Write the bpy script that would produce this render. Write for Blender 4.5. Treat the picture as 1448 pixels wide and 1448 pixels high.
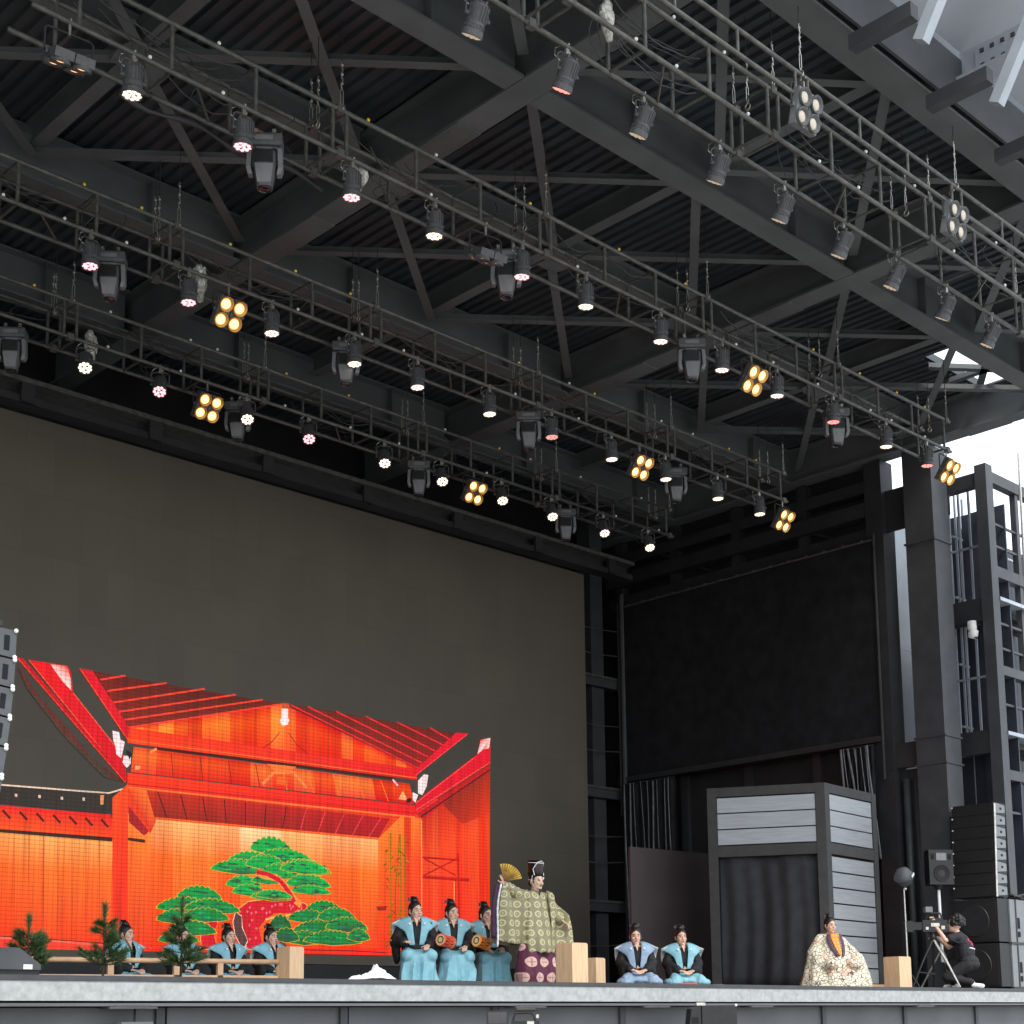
import bpy, math, random
from mathutils import Vector, Matrix, noise
R=math.radians; PI=math.pi
random.seed(11)
for o in list(bpy.data.objects): bpy.data.objects.remove(o)
SC=bpy.context.scene; COL=SC.collection
# ---------------------------------------------------------------- camera, sky, sun, exposure
EXPO=1.75
K=2.0**-EXPO                      # brings screen and lamp colours back to what the picture shows
cd=bpy.data.cameras.new('camera'); cam=bpy.data.objects.new('camera',cd); COL.objects.link(cam); SC.camera=cam
_y,_p,_r=R(44.0943),R(8.5749),R(-.5914)
_f=Vector((math.sin(_y)*math.cos(_p),math.cos(_y)*math.cos(_p),math.sin(_p))); _rt=Vector((math.cos(_y),-math.sin(_y),0)); _u=_rt.cross(_f)
_R=_rt*math.cos(_r)+_u*math.sin(_r); _U=_u*math.cos(_r)-_rt*math.sin(_r)
cam.matrix_world=Matrix(((_R.x,_U.x,-_f.x,0),(_R.y,_U.y,-_f.y,0),(_R.z,_U.z,-_f.z,-.48),(0,0,0,1)))
cd.sensor_fit='HORIZONTAL'; cd.sensor_width=36; cd.lens=36*2124.4/1448; cd.shift_y=398.06/1448; cd.clip_start=.1; cd.clip_end=2000
W=bpy.data.worlds.new('World'); SC.world=W; W.use_nodes=True
nt=W.node_tree; bg=nt.nodes['Background']; sky=nt.nodes.new('ShaderNodeTexSky'); sky.sky_type='NISHITA'; sky.sun_disc=False
SUN_EL,SUN_AZ=R(52),R(205)
sky.sun_elevation=SUN_EL; sky.sun_rotation=SUN_AZ; sky.air_density=1.2; sky.dust_density=2.5
mx=nt.nodes.new('ShaderNodeMix'); mx.data_type='RGBA'; mx.inputs[0].default_value=.68
mx.inputs[7].default_value=(5.2,5.5,5.9,1)           # the even cloud cover of an overcast day
nt.links.new(sky.outputs[0],mx.inputs[6]); nt.links.new(mx.outputs[2],bg.inputs['Color']); bg.inputs['Strength'].default_value=.12
sd=bpy.data.lights.new('sun','SUN'); sd.energy=1.0; sd.angle=R(14); sd.color=(1,.96,.9)
sun=bpy.data.objects.new('sun',sd); COL.objects.link(sun)
_d=Vector((math.sin(SUN_AZ)*math.cos(SUN_EL),math.cos(SUN_AZ)*math.cos(SUN_EL),math.sin(SUN_EL)))
sun.rotation_euler=_d.to_track_quat('Z','Y').to_euler(); sun.location=(0,0,60)
SC.view_settings.view_transform='Standard'; SC.view_settings.look='None'; SC.view_settings.gamma=1; SC.view_settings.exposure=EXPO
SC.view_settings.use_curve_mapping=False
SC.cycles.max_bounces=6; SC.cycles.diffuse_bounces=4; SC.cycles.glossy_bounces=2; SC.cycles.transmission_bounces=2; SC.cycles.sample_clamp_indirect=4
# ---------------------------------------------------------------- helpers
class MB:
    def __init__(s,M=None): s.v=[];s.f=[];s.mi=[];s.m=0;s.M=M
    def add(s,vs,fs):
        n=len(s.v); M=s.M
        s.v+=[tuple(M@Vector(p)) for p in vs] if M else [tuple(p) for p in vs]
        s.f+=[tuple(n+i for i in q) for q in fs]; s.mi+=[s.m]*len(fs); return s
    def bx(s,x0,x1,y0,y1,z0,z1):
        return s.add([(x0,y0,z0),(x1,y0,z0),(x1,y1,z0),(x0,y1,z0),(x0,y0,z1),(x1,y0,z1),(x1,y1,z1),(x0,y1,z1)],
          [(3,2,1,0),(4,5,6,7),(0,1,5,4),(1,2,6,5),(2,3,7,6),(3,0,4,7)])
    def box(s,c,d): return s.bx(c[0]-d[0]/2,c[0]+d[0]/2,c[1]-d[1]/2,c[1]+d[1]/2,c[2]-d[2]/2,c[2]+d[2]/2)
    def loft(s,rings,cap=True,close=True):
        n=len(rings[0]); vs=[p for r in rings for p in r]; fs=[]
        for i in range(len(rings)-1):
            for j in range(n if close else n-1):
                k=(j+1)%n; fs.append((i*n+j,i*n+k,(i+1)*n+k,(i+1)*n+j))
        if cap: fs.append(tuple(range(n))[::-1]); fs.append(tuple((len(rings)-1)*n+j for j in range(n)))
        return s.add(vs,fs)
    def tube(s,pts,r,n=6,cap=True):
        pts=[Vector(p) for p in pts]; rings=[]; prev=None
        for i,p in enumerate(pts):
            d=(pts[min(i+1,len(pts)-1)]-pts[max(i-1,0)]).normalized()
            a=prev if prev else (Vector((0,0,1)) if abs(d.z)<.9 else Vector((1,0,0)))
            x=(a-d*a.dot(d)).normalized(); y=d.cross(x); prev=x
            rr=r[i] if isinstance(r,(list,tuple)) else r
            rings.append([p+x*rr*math.cos(2*PI*k/n)+y*rr*math.sin(2*PI*k/n) for k in range(n)])
        return s.loft(rings,cap)
    def capsule(s,a,ra,b,rb,n=10,h=3):
        a=Vector(a);b=Vector(b);d=(b-a).normalized()
        pts=[];rs=[]
        for i in range(h+1):
            t=i/h*PI/2; pts.append(a-d*ra*math.cos(t)*.999); rs.append(max(ra*math.sin(t),1e-4))
        for i in range(h+1):
            t=PI/2-i/h*PI/2; pts.append(b+d*rb*math.cos(t)*.999); rs.append(max(rb*math.sin(t),1e-4))
        return s.tube(pts,rs,n)
    def ell(s,c,r,nu=14,nv=9,M=None):
        c=Vector(c); vs=[];fs=[]
        for i in range(nv+1):
            th=PI*i/nv
            for j in range(nu):
                p=Vector((r[0]*math.sin(th)*math.cos(2*PI*j/nu),r[1]*math.sin(th)*math.sin(2*PI*j/nu),r[2]*math.cos(th)))
                if M: p=M@p
                vs.append(c+p)
        for i in range(nv):
            for j in range(nu):
                k=(j+1)%nu; fs.append((i*nu+j,(i+1)*nu+j,(i+1)*nu+k,i*nu+k))
        return s.add(vs,fs)
    def lathe(s,prof,n=16,c=(0,0,0)):
        return s.loft([[(c[0]+r*math.cos(2*PI*k/n),c[1]+r*math.sin(2*PI*k/n),c[2]+z) for k in range(n)] for r,z in prof])
    def sheet(s,fn,nu,nv,th):
        P=[[Vector(fn(i/nu,j/nv)) for j in range(nv+1)] for i in range(nu+1)]
        A=[];B=[]
        for i in range(nu+1):
            for j in range(nv+1):
                du=P[min(i+1,nu)][j]-P[max(i-1,0)][j]; dv=P[i][min(j+1,nv)]-P[i][max(j-1,0)]
                nn=du.cross(dv); nn=nn.normalized() if nn.length>1e-9 else Vector((0,0,1))
                A.append(P[i][j]+nn*th/2); B.append(P[i][j]-nn*th/2)
        m=nv+1; N=len(A); fs=[]
        for i in range(nu):
            for j in range(nv):
                a=i*m+j; q=(a,a+m,a+m+1,a+1); fs.append(q); fs.append(tuple(N+k for k in q[::-1]))
        for i in range(nu):
            a=i*m; fs.append((a+m,a,N+a,N+a+m)); b=i*m+nv; fs.append((b,b+m,N+b+m,N+b))
        for j in range(nv):
            a=j; fs.append((a,a+1,N+a+1,N+a)); b=nu*m+j; fs.append((b+1,b,N+b,N+b+1))
        return s.add(A+B,fs)
    def prism(s,pts,fn,d0,d1):          # 2-D outline pushed from d0 to d1; fn(u,v,d)->xyz
        n=len(pts); vs=[fn(u,v,d0) for u,v in pts]+[fn(u,v,d1) for u,v in pts]
        return s.add(vs,[tuple(range(n))[::-1],tuple(range(n,2*n))]+[(i,(i+1)%n,n+(i+1)%n,n+i) for i in range(n)])
    def mesh(s,name,mats,smooth=False):
        me=bpy.data.meshes.new(name); me.from_pydata(s.v,[],s.f); 
        for m in (mats if isinstance(mats,list) else [mats]): me.materials.append(m)
        if s.m: me.polygons.foreach_set('material_index',s.mi)
        if smooth: me.polygons.foreach_set('use_smooth',[True]*len(me.polygons))
        me.update(); return me
def obj(name,mb,mats=None,parent=None,loc=None,rz=None,smooth=False):
    me=mb.mesh(name,mats,smooth) if isinstance(mb,MB) else mb
    o=bpy.data.objects.new(name,me); COL.objects.link(o)
    if parent: o.parent=parent
    if loc is not None: o.location=loc
    if rz is not None: o.rotation_euler=(0,0,rz)
    return o
def tag(o,label,cat,group=None):
    o['label']=label; o['category']=cat
    if group: o['group']=group
    return o
def thing(name,label,cat,loc=(0,0,0),rz=0,group=None):
    o=bpy.data.objects.new(name,None); COL.objects.link(o); o.location=loc; o.rotation_euler=(0,0,rz); o.empty_display_size=.1
    return tag(o,label,cat,group)
def struct(o): o['kind']='structure'; return o
def sroot(name):
    o=bpy.data.objects.new(name,None); COL.objects.link(o); o['kind']='structure'; return o
def dup(root,label,loc,rot=None):
    r=root.copy(); COL.objects.link(r); r.location=loc; r['label']=label
    if rot: r.rotation_euler=rot
    for ch in root.children:
        c=ch.copy(); COL.objects.link(c); c.parent=r
        for g in ch.children:
            d=g.copy(); COL.objects.link(d); d.parent=c
    return r
ORD=['first','second','third','fourth','fifth','sixth','seventh','eighth','ninth','tenth','eleventh','twelfth','thirteenth']
# ---------------------------------------------------------------- materials
def srgb(*c): return tuple((((v/255+.055)/1.055)**2.4 if v>10 else v/255/12.92) for v in c)+(1,)
def mat(name,col,rough=.6,metal=0,var=.18,scale=6,bump=0,bscale=40,spec=.4,stretch=None,sub=0):
    m=bpy.data.materials.new(name); m.use_nodes=True; n=m.node_tree.nodes; l=m.node_tree.links; b=n['Principled BSDF']
    b.inputs['Roughness'].default_value=rough; b.inputs['Metallic'].default_value=metal; b.inputs['Specular IOR Level'].default_value=spec
    tc=n.new('ShaderNodeTexCoord'); src=tc.outputs['Object']
    if stretch:
        mp=n.new('ShaderNodeMapping'); mp.inputs['Scale'].default_value=stretch; l.new(src,mp.inputs[0]); src=mp.outputs[0]
    nz=n.new('ShaderNodeTexNoise'); nz.inputs['Scale'].default_value=scale; nz.inputs['Detail'].default_value=5; l.new(src,nz.inputs['Vector'])
    rp=n.new('ShaderNodeValToRGB'); rp.color_ramp.elements[0].position=.3; rp.color_ramp.elements[1].position=.7
    rp.color_ramp.elements[0].color=tuple(c*(1-var) for c in col[:3])+(1,); rp.color_ramp.elements[1].color=tuple(min(1,c*(1+var)) for c in col[:3])+(1,)
    l.new(nz.outputs['Fac'],rp.inputs[0]); l.new(rp.outputs[0],b.inputs['Base Color'])
    if sub: b.inputs['Subsurface Weight'].default_value=sub; b.inputs['Subsurface Radius'].default_value=(.02,.008,.004)
    if bump:
        n2=n.new('ShaderNodeTexNoise'); n2.inputs['Scale'].default_value=bscale; n2.inputs['Detail'].default_value=4; l.new(src,n2.inputs['Vector'])
        bp=n.new('ShaderNodeBump'); bp.inputs['Strength'].default_value=bump; bp.inputs['Distance'].default_value=.01; l.new(n2.outputs['Fac'],bp.inputs['Height']); l.new(bp.outputs[0],b.inputs['Normal'])
    return m
def emit(name,col,s,nee='NONE'):
    m=bpy.data.materials.new(name); m.use_nodes=True; m.cycles.emission_sampling=nee; b=m.node_tree.nodes['Principled BSDF']
    b.inputs['Base Color'].default_value=tuple(c*.4 for c in col[:3])+(1,); b.inputs['Roughness'].default_value=.25
    b.inputs['Emission Color'].default_value=tuple(col[:3])+(1,); b.inputs['Emission Strength'].default_value=s; return m
class NT:           # tiny node helper for patterned cloth
    def __init__(s,m): s.n=m.node_tree.nodes; s.l=m.node_tree.links
    def math(s,op,a,b=None,c=None):
        q=s.n.new('ShaderNodeMath'); q.operation=op
        for i,v in enumerate((a,b,c)):
            if v is None: continue
            if isinstance(v,(int,float)): q.inputs[i].default_value=v
            else: s.l.new(v,q.inputs[i])
        return q.outputs[0]
    def mix(s,f,a,b):
        q=s.n.new('ShaderNodeMix'); q.data_type='RGBA'
        for i,v in ((0,f),(6,a),(7,b)):
            if isinstance(v,(int,float,tuple)): q.inputs[i].default_value=v
            else: s.l.new(v,q.inputs[i])
        return q.outputs[2]
    def xyz(s):
        t=s.n.new('ShaderNodeTexCoord'); q=s.n.new('ShaderNodeSeparateXYZ'); s.l.new(t.outputs['Object'],q.inputs[0]); return q.outputs
M={}
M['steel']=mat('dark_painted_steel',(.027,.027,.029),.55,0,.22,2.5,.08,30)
M['steel_lit']=mat('steel_lit_tone',(.054,.056,.060),.5,0,.18,2.5,.06,30)  # lighter steel copy with daylight put into its colour
M['beam']=mat('roof_beam_paint',(.103,.112,.113),.6,0,.15,1.5,.05,20)
M['deck']=mat('roof_deck_sheet',(.042,.051,.058),.5,0,.25,1.2)
M['truss']=mat('truss_dull_aluminium',(.105,.104,.094),.45,.3,.3,9,.1,60)
M['cable']=mat('black_cable_rubber',(.035,.034,.032),.5)
M['zinc']=mat('galvanised_metal',(.5,.48,.43),.35,.8,.25,20)
M['lampbody']=mat('lamp_black_casting',(.085,.087,.09),.42,0,.2,20,.1,90)
M['lamprim']=mat('lamp_rim_grey',(.09,.09,.09),.4,0,.15,20)
M['greyplastic']=mat('grey_plastic_shell',(.17,.175,.18),.4,0,.12,10)
M['glassdark']=mat('dark_lens_glass',(.02,.02,.025),.08,0,.1,5,spec=.8)
M['black']=mat('matt_black_cloth',(.016,.016,.018),.9,0,.3,3,.15,25,spec=.2)
M['blackwall']=mat('black_wall_paint',(.014,.014,.015),.7,0,.3,2)
M['led']=mat('led_panel_off',(.096,.083,.063),.62,0,.06,.7,.04,160,spec=.25)
M['ledblack']=mat('led_rear_black',(.012,.012,.012),.6)
M['fascia']=mat('speckled_grey_fascia',(.32,.333,.33),.7,0,.17,15,.2,80)
M['nosing']=mat('dark_stage_edging',(.045,.047,.05),.5,0,.2,3)
M['stagefloor']=mat('dark_stage_floor',(.03,.03,.031),.6,0,.25,1.5)
M['skirt']=mat('grey_stage_skirt',(.10,.104,.108),.5,0,.14,1.2)
M['ground']=mat('plaza_concrete',(.29,.286,.275),.85,0,.2,.4,.2,8)
M['canopy']=mat('pale_grey_panel',(.36,.385,.42),.5,0,.1,1.2)
M['panelgrey']=mat('silver_grey_board',(.33,.345,.36),.45,.25,.1,2,.04,50,stretch=(1,1,14))
M['sheetmetal']=mat('zinc_cladding',(.40,.44,.48),.4,.3,.12,2)
M['frame']=mat('charcoal_timber_frame',(.045,.044,.043),.7,0,.15,6)
M['brown']=mat('brown_black_board',(.060,.046,.045),.65,0,.12,1.5)
M['wood']=mat('pale_cypress_wood',(.62,.42,.25),.55,0,.16,3,.08,30,stretch=(14,14,1))
M['woodrail']=mat('pale_cypress_rail',(.58,.37,.22),.55,0,.14,6,.06,30)
M['plastic']=mat('crumpled_clear_plastic',(.52,.52,.47),.25,0,.45,26,.9,55,spec=.7)
M['whitecloth']=mat('white_cloth',(.72,.73,.76),.9,0,.08,8,.3,30)
M['spk']=mat('speaker_black_paint',(.014,.014,.015),.5,0,.2,12,.2,140)
M['spkgrille']=mat('speaker_grille',(.010,.008,.008),.75,0,.3,60)
M['spkgrey']=mat('speaker_grey_side',(.17,.18,.19),.5,0,.1,6,.1,120)
M['white']=mat('white_plastic',(.75,.75,.73),.4,0,.05,8)
M['orangebox']=mat('rust_orange_paint',(.34,.09,.03),.6)
M['yellow']=mat('yellow_clip',(.8,.55,.06),.4)
M['skin']=mat('skin',(.68,.41,.30),.5,0,.07,12,.04,80)
M['hair']=mat('black_hair',(.012,.010,.010),.4,0,.4,60,.4,140)
M['lips']=mat('lips',(.42,.13,.11),.5)
M['kimono']=mat('black_kimono_silk',(.012,.012,.013),.75,0,.3,20,.2,60)
M['blue']=mat('light_blue_hemp',(.24,.49,.57),.75,0,.10,14,.25,70)
M['bluegrey']=mat('grey_blue_hemp',(.26,.36,.48),.75,0,.10,14,.25,70)
M['lining']=mat('white_hemp_lining',(.62,.63,.61),.8,0,.06,14,.2,60)
M['denim']=mat('black_trousers',(.018,.018,.02),.85,0,.25,30,.2,80)
M['tshirt']=mat('black_tshirt',(.020,.020,.023),.85,0,.22,12,.35,22)
M['bark']=mat('pine_bark',(.05,.032,.02),.9,0,.3,30,.6,60)
M['needle']=mat('pine_needle',(.048,.092,.028),.6,0,.45,7)
M['gold']=mat('gold_fan',(.70,.43,.06),.42,.35,.14,30)
M['red']=mat('red_lacquer',(.75,.08,.03),.4)
M['orange']=mat('orange_silk_cord',(.78,.22,.03),.6,0,.1,20)
M['drumskin']=mat('drum_hide',(.72,.52,.28),.6,0,.15,30)
M['mask']=mat('carved_mask',(.62,.42,.30),.5,0,.15,25,.2,60)
M['hat']=mat('black_lacquer_hat',(.02,.012,.010),.3,0,.3,20,.1,60)
M['stool']=mat('dark_wood_stool',(.16,.07,.035),.5,0,.2,20)
warm=(1,.78,.55);pink=(1,.42,.46);redc=(1,.25,.22);pw=(1,.66,.56)
M['e_warm']=emit('led_warm_white',warm,2.6*K); M['e_pink']=emit('led_pink',pink,2.2*K); M['e_red']=emit('led_red',redc,2.0*K); M['e_pw']=emit('led_rose_white',pw,2.4*K)
M['e_dim']=emit('led_dim_warm',warm,.4*K); M['bowl_glow']=mat('reflector_glow_tint',(.75,.36,.10),.3,.6)  # orange lamp glow is put into the reflector bowl colour
M['e_blind']=emit('tungsten_lamp',(1,.64,.19),3.6*K,'AUTO'); M['e_blind2']=emit('tungsten_lamp_dim',(1,.46,.20),2.6*K); M['e_pale']=emit('unlit_lamp_sheen',(1,.90,.72),.24*K)  # pale lamps are unlit; weak emission stands in for their sheen
def cabinets(m,sx,sz,amp):          # faint cabinet-to-cabinet differences and hairline joints of a tiled screen
    q=NT(m); X=q.xyz(); b=q.n['Principled BSDF']; bc=b.inputs['Base Color'].links[0].from_socket
    u=q.math('MULTIPLY',X[0],1/sx); v=q.math('MULTIPLY',X[2],1/sz); cb=q.n.new('ShaderNodeCombineXYZ'); q.l.new(q.math('FLOOR',u),cb.inputs[0]); q.l.new(q.math('FLOOR',v),cb.inputs[1])
    wn=q.n.new('ShaderNodeTexWhiteNoise'); q.l.new(cb.outputs[0],wn.inputs['Vector']); f=q.math('MULTIPLY_ADD',wn.outputs['Value'],amp,1-amp/2)
    jt=q.math('MINIMUM',q.math('LESS_THAN',q.math('FRACT',u),.012),1); jv=q.math('LESS_THAN',q.math('FRACT',v),.012); f=q.math('MULTIPLY',f,q.math('SUBTRACT',1,q.math('MULTIPLY',q.math('MAXIMUM',jt,jv),.16)))
    mu=q.n.new('ShaderNodeVectorMath'); mu.operation='SCALE'; q.l.new(bc,mu.inputs[0]); q.l.new(f,mu.inputs['Scale']); q.l.new(mu.outputs[0],b.inputs['Base Color'])
cabinets(M['led'],.5,1.0,.07)
# ---------------------------------------------------------------- ground, stage
YF=13.7; YB=22.0; XR=26.1
struct(obj('ground',MB().bx(-300,300,-300,300,-2.2,-1.95),M['ground']))
struct(obj('stage_floor',MB().bx(-17,31,YF+.02,24.6,-.06,0),M['stagefloor']))
struct(obj('stage_nosing',MB().bx(-17,31,YF-.012,YF+.02,-.052,.0),M['nosing']))
struct(obj('stage_fascia',MB().bx(-17,31,YF,YF+.06,-.248,-.054),M['fascia']))
sk=sroot('stage_skirt')
obj('gap_shade_strip',MB().bx(-17,31,YF+.10,YF+.2,-.30,-.23),M['blackwall'],sk)  # black strip stands in for the shade below the fascia
obj('trim_rail',MB().bx(-17,31,YF+.0,YF+.12,-.302,-.272),M['skirt'],sk)
obj('backing',MB().bx(-17,31,YF+.40,YF+.5,-1.95,-.06),M['blackwall'],sk)
pm=MB().bx(.03,2.37,YF+.26,YF+.30,-1.93,-.315).mesh('skirt_panel',M['skirt']); pp=MB().bx(-.05,.05,YF+.22,YF+.34,-1.94,-.315).mesh('skirt_post',M['steel_lit'])
for i in range(-9,9):
    x=10.78+i*2.4
    obj('skirt_panel',pm,parent=sk,loc=(x+.05,0,0))
    obj('skirt_post',pp,parent=sk,loc=(x-.02,0,0))
brm=MB().bx(-.27,.27,YF-.03,YF+.16,-.325,-.303).bx(-.2,.2,YF-.02,YF+.14,-.302,-.29); brm=brm.mesh('deck_bracket',M['steel_lit'])
for i,x in enumerate((7.9,13.55,16.0,18.4,23.0)): obj('deck_bracket',brm,parent=sk,loc=(x,0,-.004))
# ---------------------------------------------------------------- roof over the stage
roof=sroot('stage_roof')
def ibeam(axis,c,a0,a1,zb,zt,w=.4,t=.035,m='beam',stiff=None):
    mb=MB()
    def q(u0,u1,b0,b1,z0,z1):
        if axis=='x': mb.bx(b0,b1,c+u0,c+u1,z0,z1)
        else: mb.bx(c+u0,c+u1,b0,b1,z0,z1)
    q(-w/2,w/2,a0,a1,zb,zb+t); q(-w/2,w/2,a0,a1,zt-t,zt); q(-.012,.012,a0,a1,zb+t,zt-t)
    if stiff:
        p=a0+stiff/2
        while p<a1: q(-w*.46,-.012,p,p+.014,zb+t,zt-t); q(.012,w*.46,p,p+.014,zb+t,zt-t); p+=stiff
    return obj('roof_beam',mb,M[m],roof)
YBEAM=[26.4-7.15*i for i in range(7)]
for x in YBEAM: ibeam('y',x if x<26 else 26.18,8.0,24.4,10.9,11.66,.40)
XBEAM=[8.9,12.1,18.25,21.5]
for y in XBEAM:
    edges=sorted(YBEAM)
    for a,b in zip(edges,edges[1:]): ibeam('x',y,a+.21,b-.21,10.905,11.655,.42 if y==8.9 else .34,stiff=2.38 if y==8.9 else 3.5)
for a,b in zip(sorted(YBEAM),sorted(YBEAM)[1:]):
    m=(a+b)/2
    for y0,y1 in((9.13,11.92),(12.28,18.07),(18.43,21.3)): ibeam('y',m,y0,y1,11.3,11.67,.2,.02)
    for x0,x1 in((a+.22,m-.11),(m+.11,b-.22)): ibeam('x',15.15,x0,x1,11.3,11.665,.2,.02)
def brace(a,b,z=11.16):
    mb=MB(); a=Vector((a[0],a[1],z));b=Vector((b[0],b[1],z)); d=(b-a).normalized(); n=Vector((-d.y,d.x,0))
    for u0,u1,z0,z1 in((-.07,.07,0,.012),(-.006,.006,.012,.12)):
        vs=[p+n*u+Vector((0,0,zz)) for p in(a,b) for u,zz in((u0,z0),(u1,z0),(u1,z1),(u0,z1))]
        mb.add(vs,[(0,1,2,3),(7,6,5,4),(0,4,5,1),(1,5,6,2),(2,6,7,3),(3,7,4,0)])
    return obj('roof_brace',mb,M['beam'],roof)
for a,b in zip(sorted(YBEAM),sorted(YBEAM)[1:]):
    if b<4: continue
    for x0,x1 in((a+.25,(a+b)/2),((a+b)/2,b-.25)):
        for y0,y1 in((9.2,11.9),(12.3,15.1),(15.2,18.0)):
            brace((x0,y0),(x1,y1),11.17); brace((x0,y1),(x1,y0),11.19)
gm=MB().prism([(-.30,-.26),(.30,-.26),(.34,-.10),(.34,.10),(.30,.26),(-.30,.26),(-.34,.10),(-.34,-.10)],lambda u,v,d:(u,v,d),11.145,11.157)
for u in(-.24,-.14,.14,.24):
    for v in(-.2,.2): gm.box((u,v,11.137),(.03,.03,.018))
gm=gm.mesh('gusset_plate',M['beam'])
for a,b in zip(sorted(YBEAM),sorted(YBEAM)[1:]):
    if b<10: continue
    for y in(15.15,): obj('gusset_plate',gm,parent=roof,loc=((a+b)/2,y,0)); obj('gusset_plate',gm,parent=roof,loc=(a+.42,y,0)); obj('gusset_plate',gm,parent=roof,loc=(b-.42,y,0))
sm_=MB()
for u in(-.15,.15):
    for k in range(6): sm_.box((u,-.35+.14*k,10.893),(.032,.032,.018))
sm_.bx(-.2,.2,-.45,.45,10.884,10.8985)
sm_=sm_.mesh('splice_plate',M['beam'])
for x in YBEAM[:4]:
    for y in(10.4,13.6,16.7): obj('splice_plate',sm_,parent=roof,loc=(x if x<26 else 26.18,y,0))
def deck(x0,x1,y0,y1):      # trapezoid sheet: ribs run towards the back wall
    mb=MB(); prof=[];x=x0;p=.2
    while x<x1-.01: prof+=[(x,11.70),(x+.10,11.70),(x+.12,11.75),(x+.18,11.75)]; x+=p
    prof.append((x1,11.70)); n=len(prof)
    vs=[(a,y0,z) for a,z in prof]+[(a,y1,z) for a,z in prof]
    mb.add(vs,[(i,i+1,n+i+1,n+i) for i in range(n-1)]); mb.bx(x0,x1,y0,y1,11.80,11.95)
    return obj('roof_deck',mb,M['deck'],roof)
deck(-17,24.1,8.75,24.5); deck(24.1,26.38,13.75,24.5); deck(24.1,26.38,8.75,12.0)
# open lattice where the daylight comes through at the right end
for a,b in(((24.1,12.3),(26.1,13.7)),((24.3,13.7),(26.1,12.3)),((25.2,12.0),(25.2,13.8))): brace(a,b,11.55)
# front canopy: pale panels, cantilever stubs and raking posts
can=sroot('front_canopy')
for i in range(-4,12):
    x=3.3+i*1.72
    obj('canopy_panel',MB().add([(x,8.62,11.75),(x+1.70,8.62,11.75),(x+1.70,6.5,12.66),(x,6.5,12.66),(x,8.62,11.80),(x+1.70,8.62,11.80),(x+1.70,6.5,12.71),(x,6.5,12.71)],[(3,2,1,0),(4,5,6,7),(0,1,5,4),(1,2,6,5),(2,3,7,6),(3,0,4,7)]),M['canopy'],can)
for i in range(0,8):
    x=12.35+(i-3)*1.70
    obj('canopy_stub',MB().bx(x-.08,x+.08,7.86,8.68,10.62,10.80),M['steel_lit'],can)
    mb=MB(); a=Vector((x,7.80,10.30)); b=Vector((x,6.75,12.1)); d=(b-a).normalized(); nn=Vector((0,d.z,-d.y))
    vs=[p+Vector((1,0,0))*u+nn*w for p in(a,b) for u,w in((-.07,-.07),(.07,-.07),(.07,.07),(-.07,.07))]
    mb.add(vs,[(0,1,2,3),(7,6,5,4),(0,4,5,1),(1,5,6,2),(2,6,7,3),(3,7,4,0)]); obj('canopy_post',mb,M['sheetmetal'],can)
for x in(9.4,16.5):       # bolted cross girders and their splice plates under the panels
    obj('canopy_girder',MB().bx(x-.18,x+.18,6.6,8.66,11.28,11.31).bx(x-.012,x+.012,6.6,8.66,11.31,11.72),M['canopy'],can)
    g=obj('splice_plate',MB().bx(x-.036,x-.014,7.5,8.4,11.34,11.66),M['canopy'],can)
    mb=MB()
    for k in range(6):
        for z in(11.40,11.60): mb.box((x-.045,7.6+k*.14,z),(.02,.05,.05))
    obj('bolt_row',mb,M['steel_lit'],can)
obj('web_plate',MB().bx(4,26,8.60,8.64,10.95,11.62),M['steel_lit'],can)
# ---------------------------------------------------------------- back and side walls
bw=struct(obj('back_wall',MB().bx(-17,27.5,24.3,24.5,-.02,11.69),M['blackwall']))
lw=struct(obj('left_wall',MB().bx(-17.2,-17.0,14.2,24.5,-1.9,11.69),M['blackwall']))
# ---------------------------------------------------------------- LED wall with the picture it shows
led=thing('led_wall','huge dark grey screen wall showing a wooden stage and a green pine tree','led wall',(0,0,0))
obj('screen_face',MB().bx(-12.5,23.6,YB,YB+.12,.55,9.27),M['led'],led)
obj('screen_rear_frame',MB().bx(-12.4,23.5,YB+.12,YB+.45,.45,9.2),M['ledblack'],led)
obj('screen_plinth',MB().bx(-12.4,23.5,YB+.02,YB+.45,.0,.54),M['ledblack'],led)
pm=MB()
PC=[]
_lay=[0]
def lin(c):
    l=[(((max(v,0)/255+.055)/1.055)**2.4 if v>10 else max(v,0)/255/12.92) for v in c]
    if c[0]>1.6*c[2]: l=[l[0],l[1]*.74,l[2]*.5]
    return tuple(l)
def poly(pts,cols):
    if not isinstance(cols,list): cols=[cols]*len(pts)
    _lay[0]+=1; y=YB-.002-_lay[0]*.00006
    a=sum(pts[i][0]*pts[(i+1)%len(pts)][1]-pts[(i+1)%len(pts)][0]*pts[i][1] for i in range(len(pts)))
    if a<0: pts=pts[::-1]; cols=cols[::-1]
    pts=pts[::-1];cols=cols[::-1]
    pm.add([(u/100,y,-v/100) for u,v in pts],[tuple(range(len(pts)))]); PC.extend(lin(c) for c in cols)
def band(a,b,w,c,w2=None):
    w=w*1.35; (x0,y0),(x1,y1)=a,b; L=math.hypot(x1-x0,y1-y0); nx,ny=-(y1-y0)/L,(x1-x0)/L
    poly([(x0+nx*w/2,y0+ny*w/2),(x1+nx*w/2,y1+ny*w/2),(x1-nx*w/2,y1-ny*w/2),(x0-nx*w/2,y0-ny*w/2)],c)
def line(pts,w,c):
    for a,b in zip(pts,pts[1:]): band(a,b,w,c)
def il(p,q,t): return (p[0]+(q[0]-p[0])*t,p[1]+(q[1]-p[1])*t)
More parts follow.
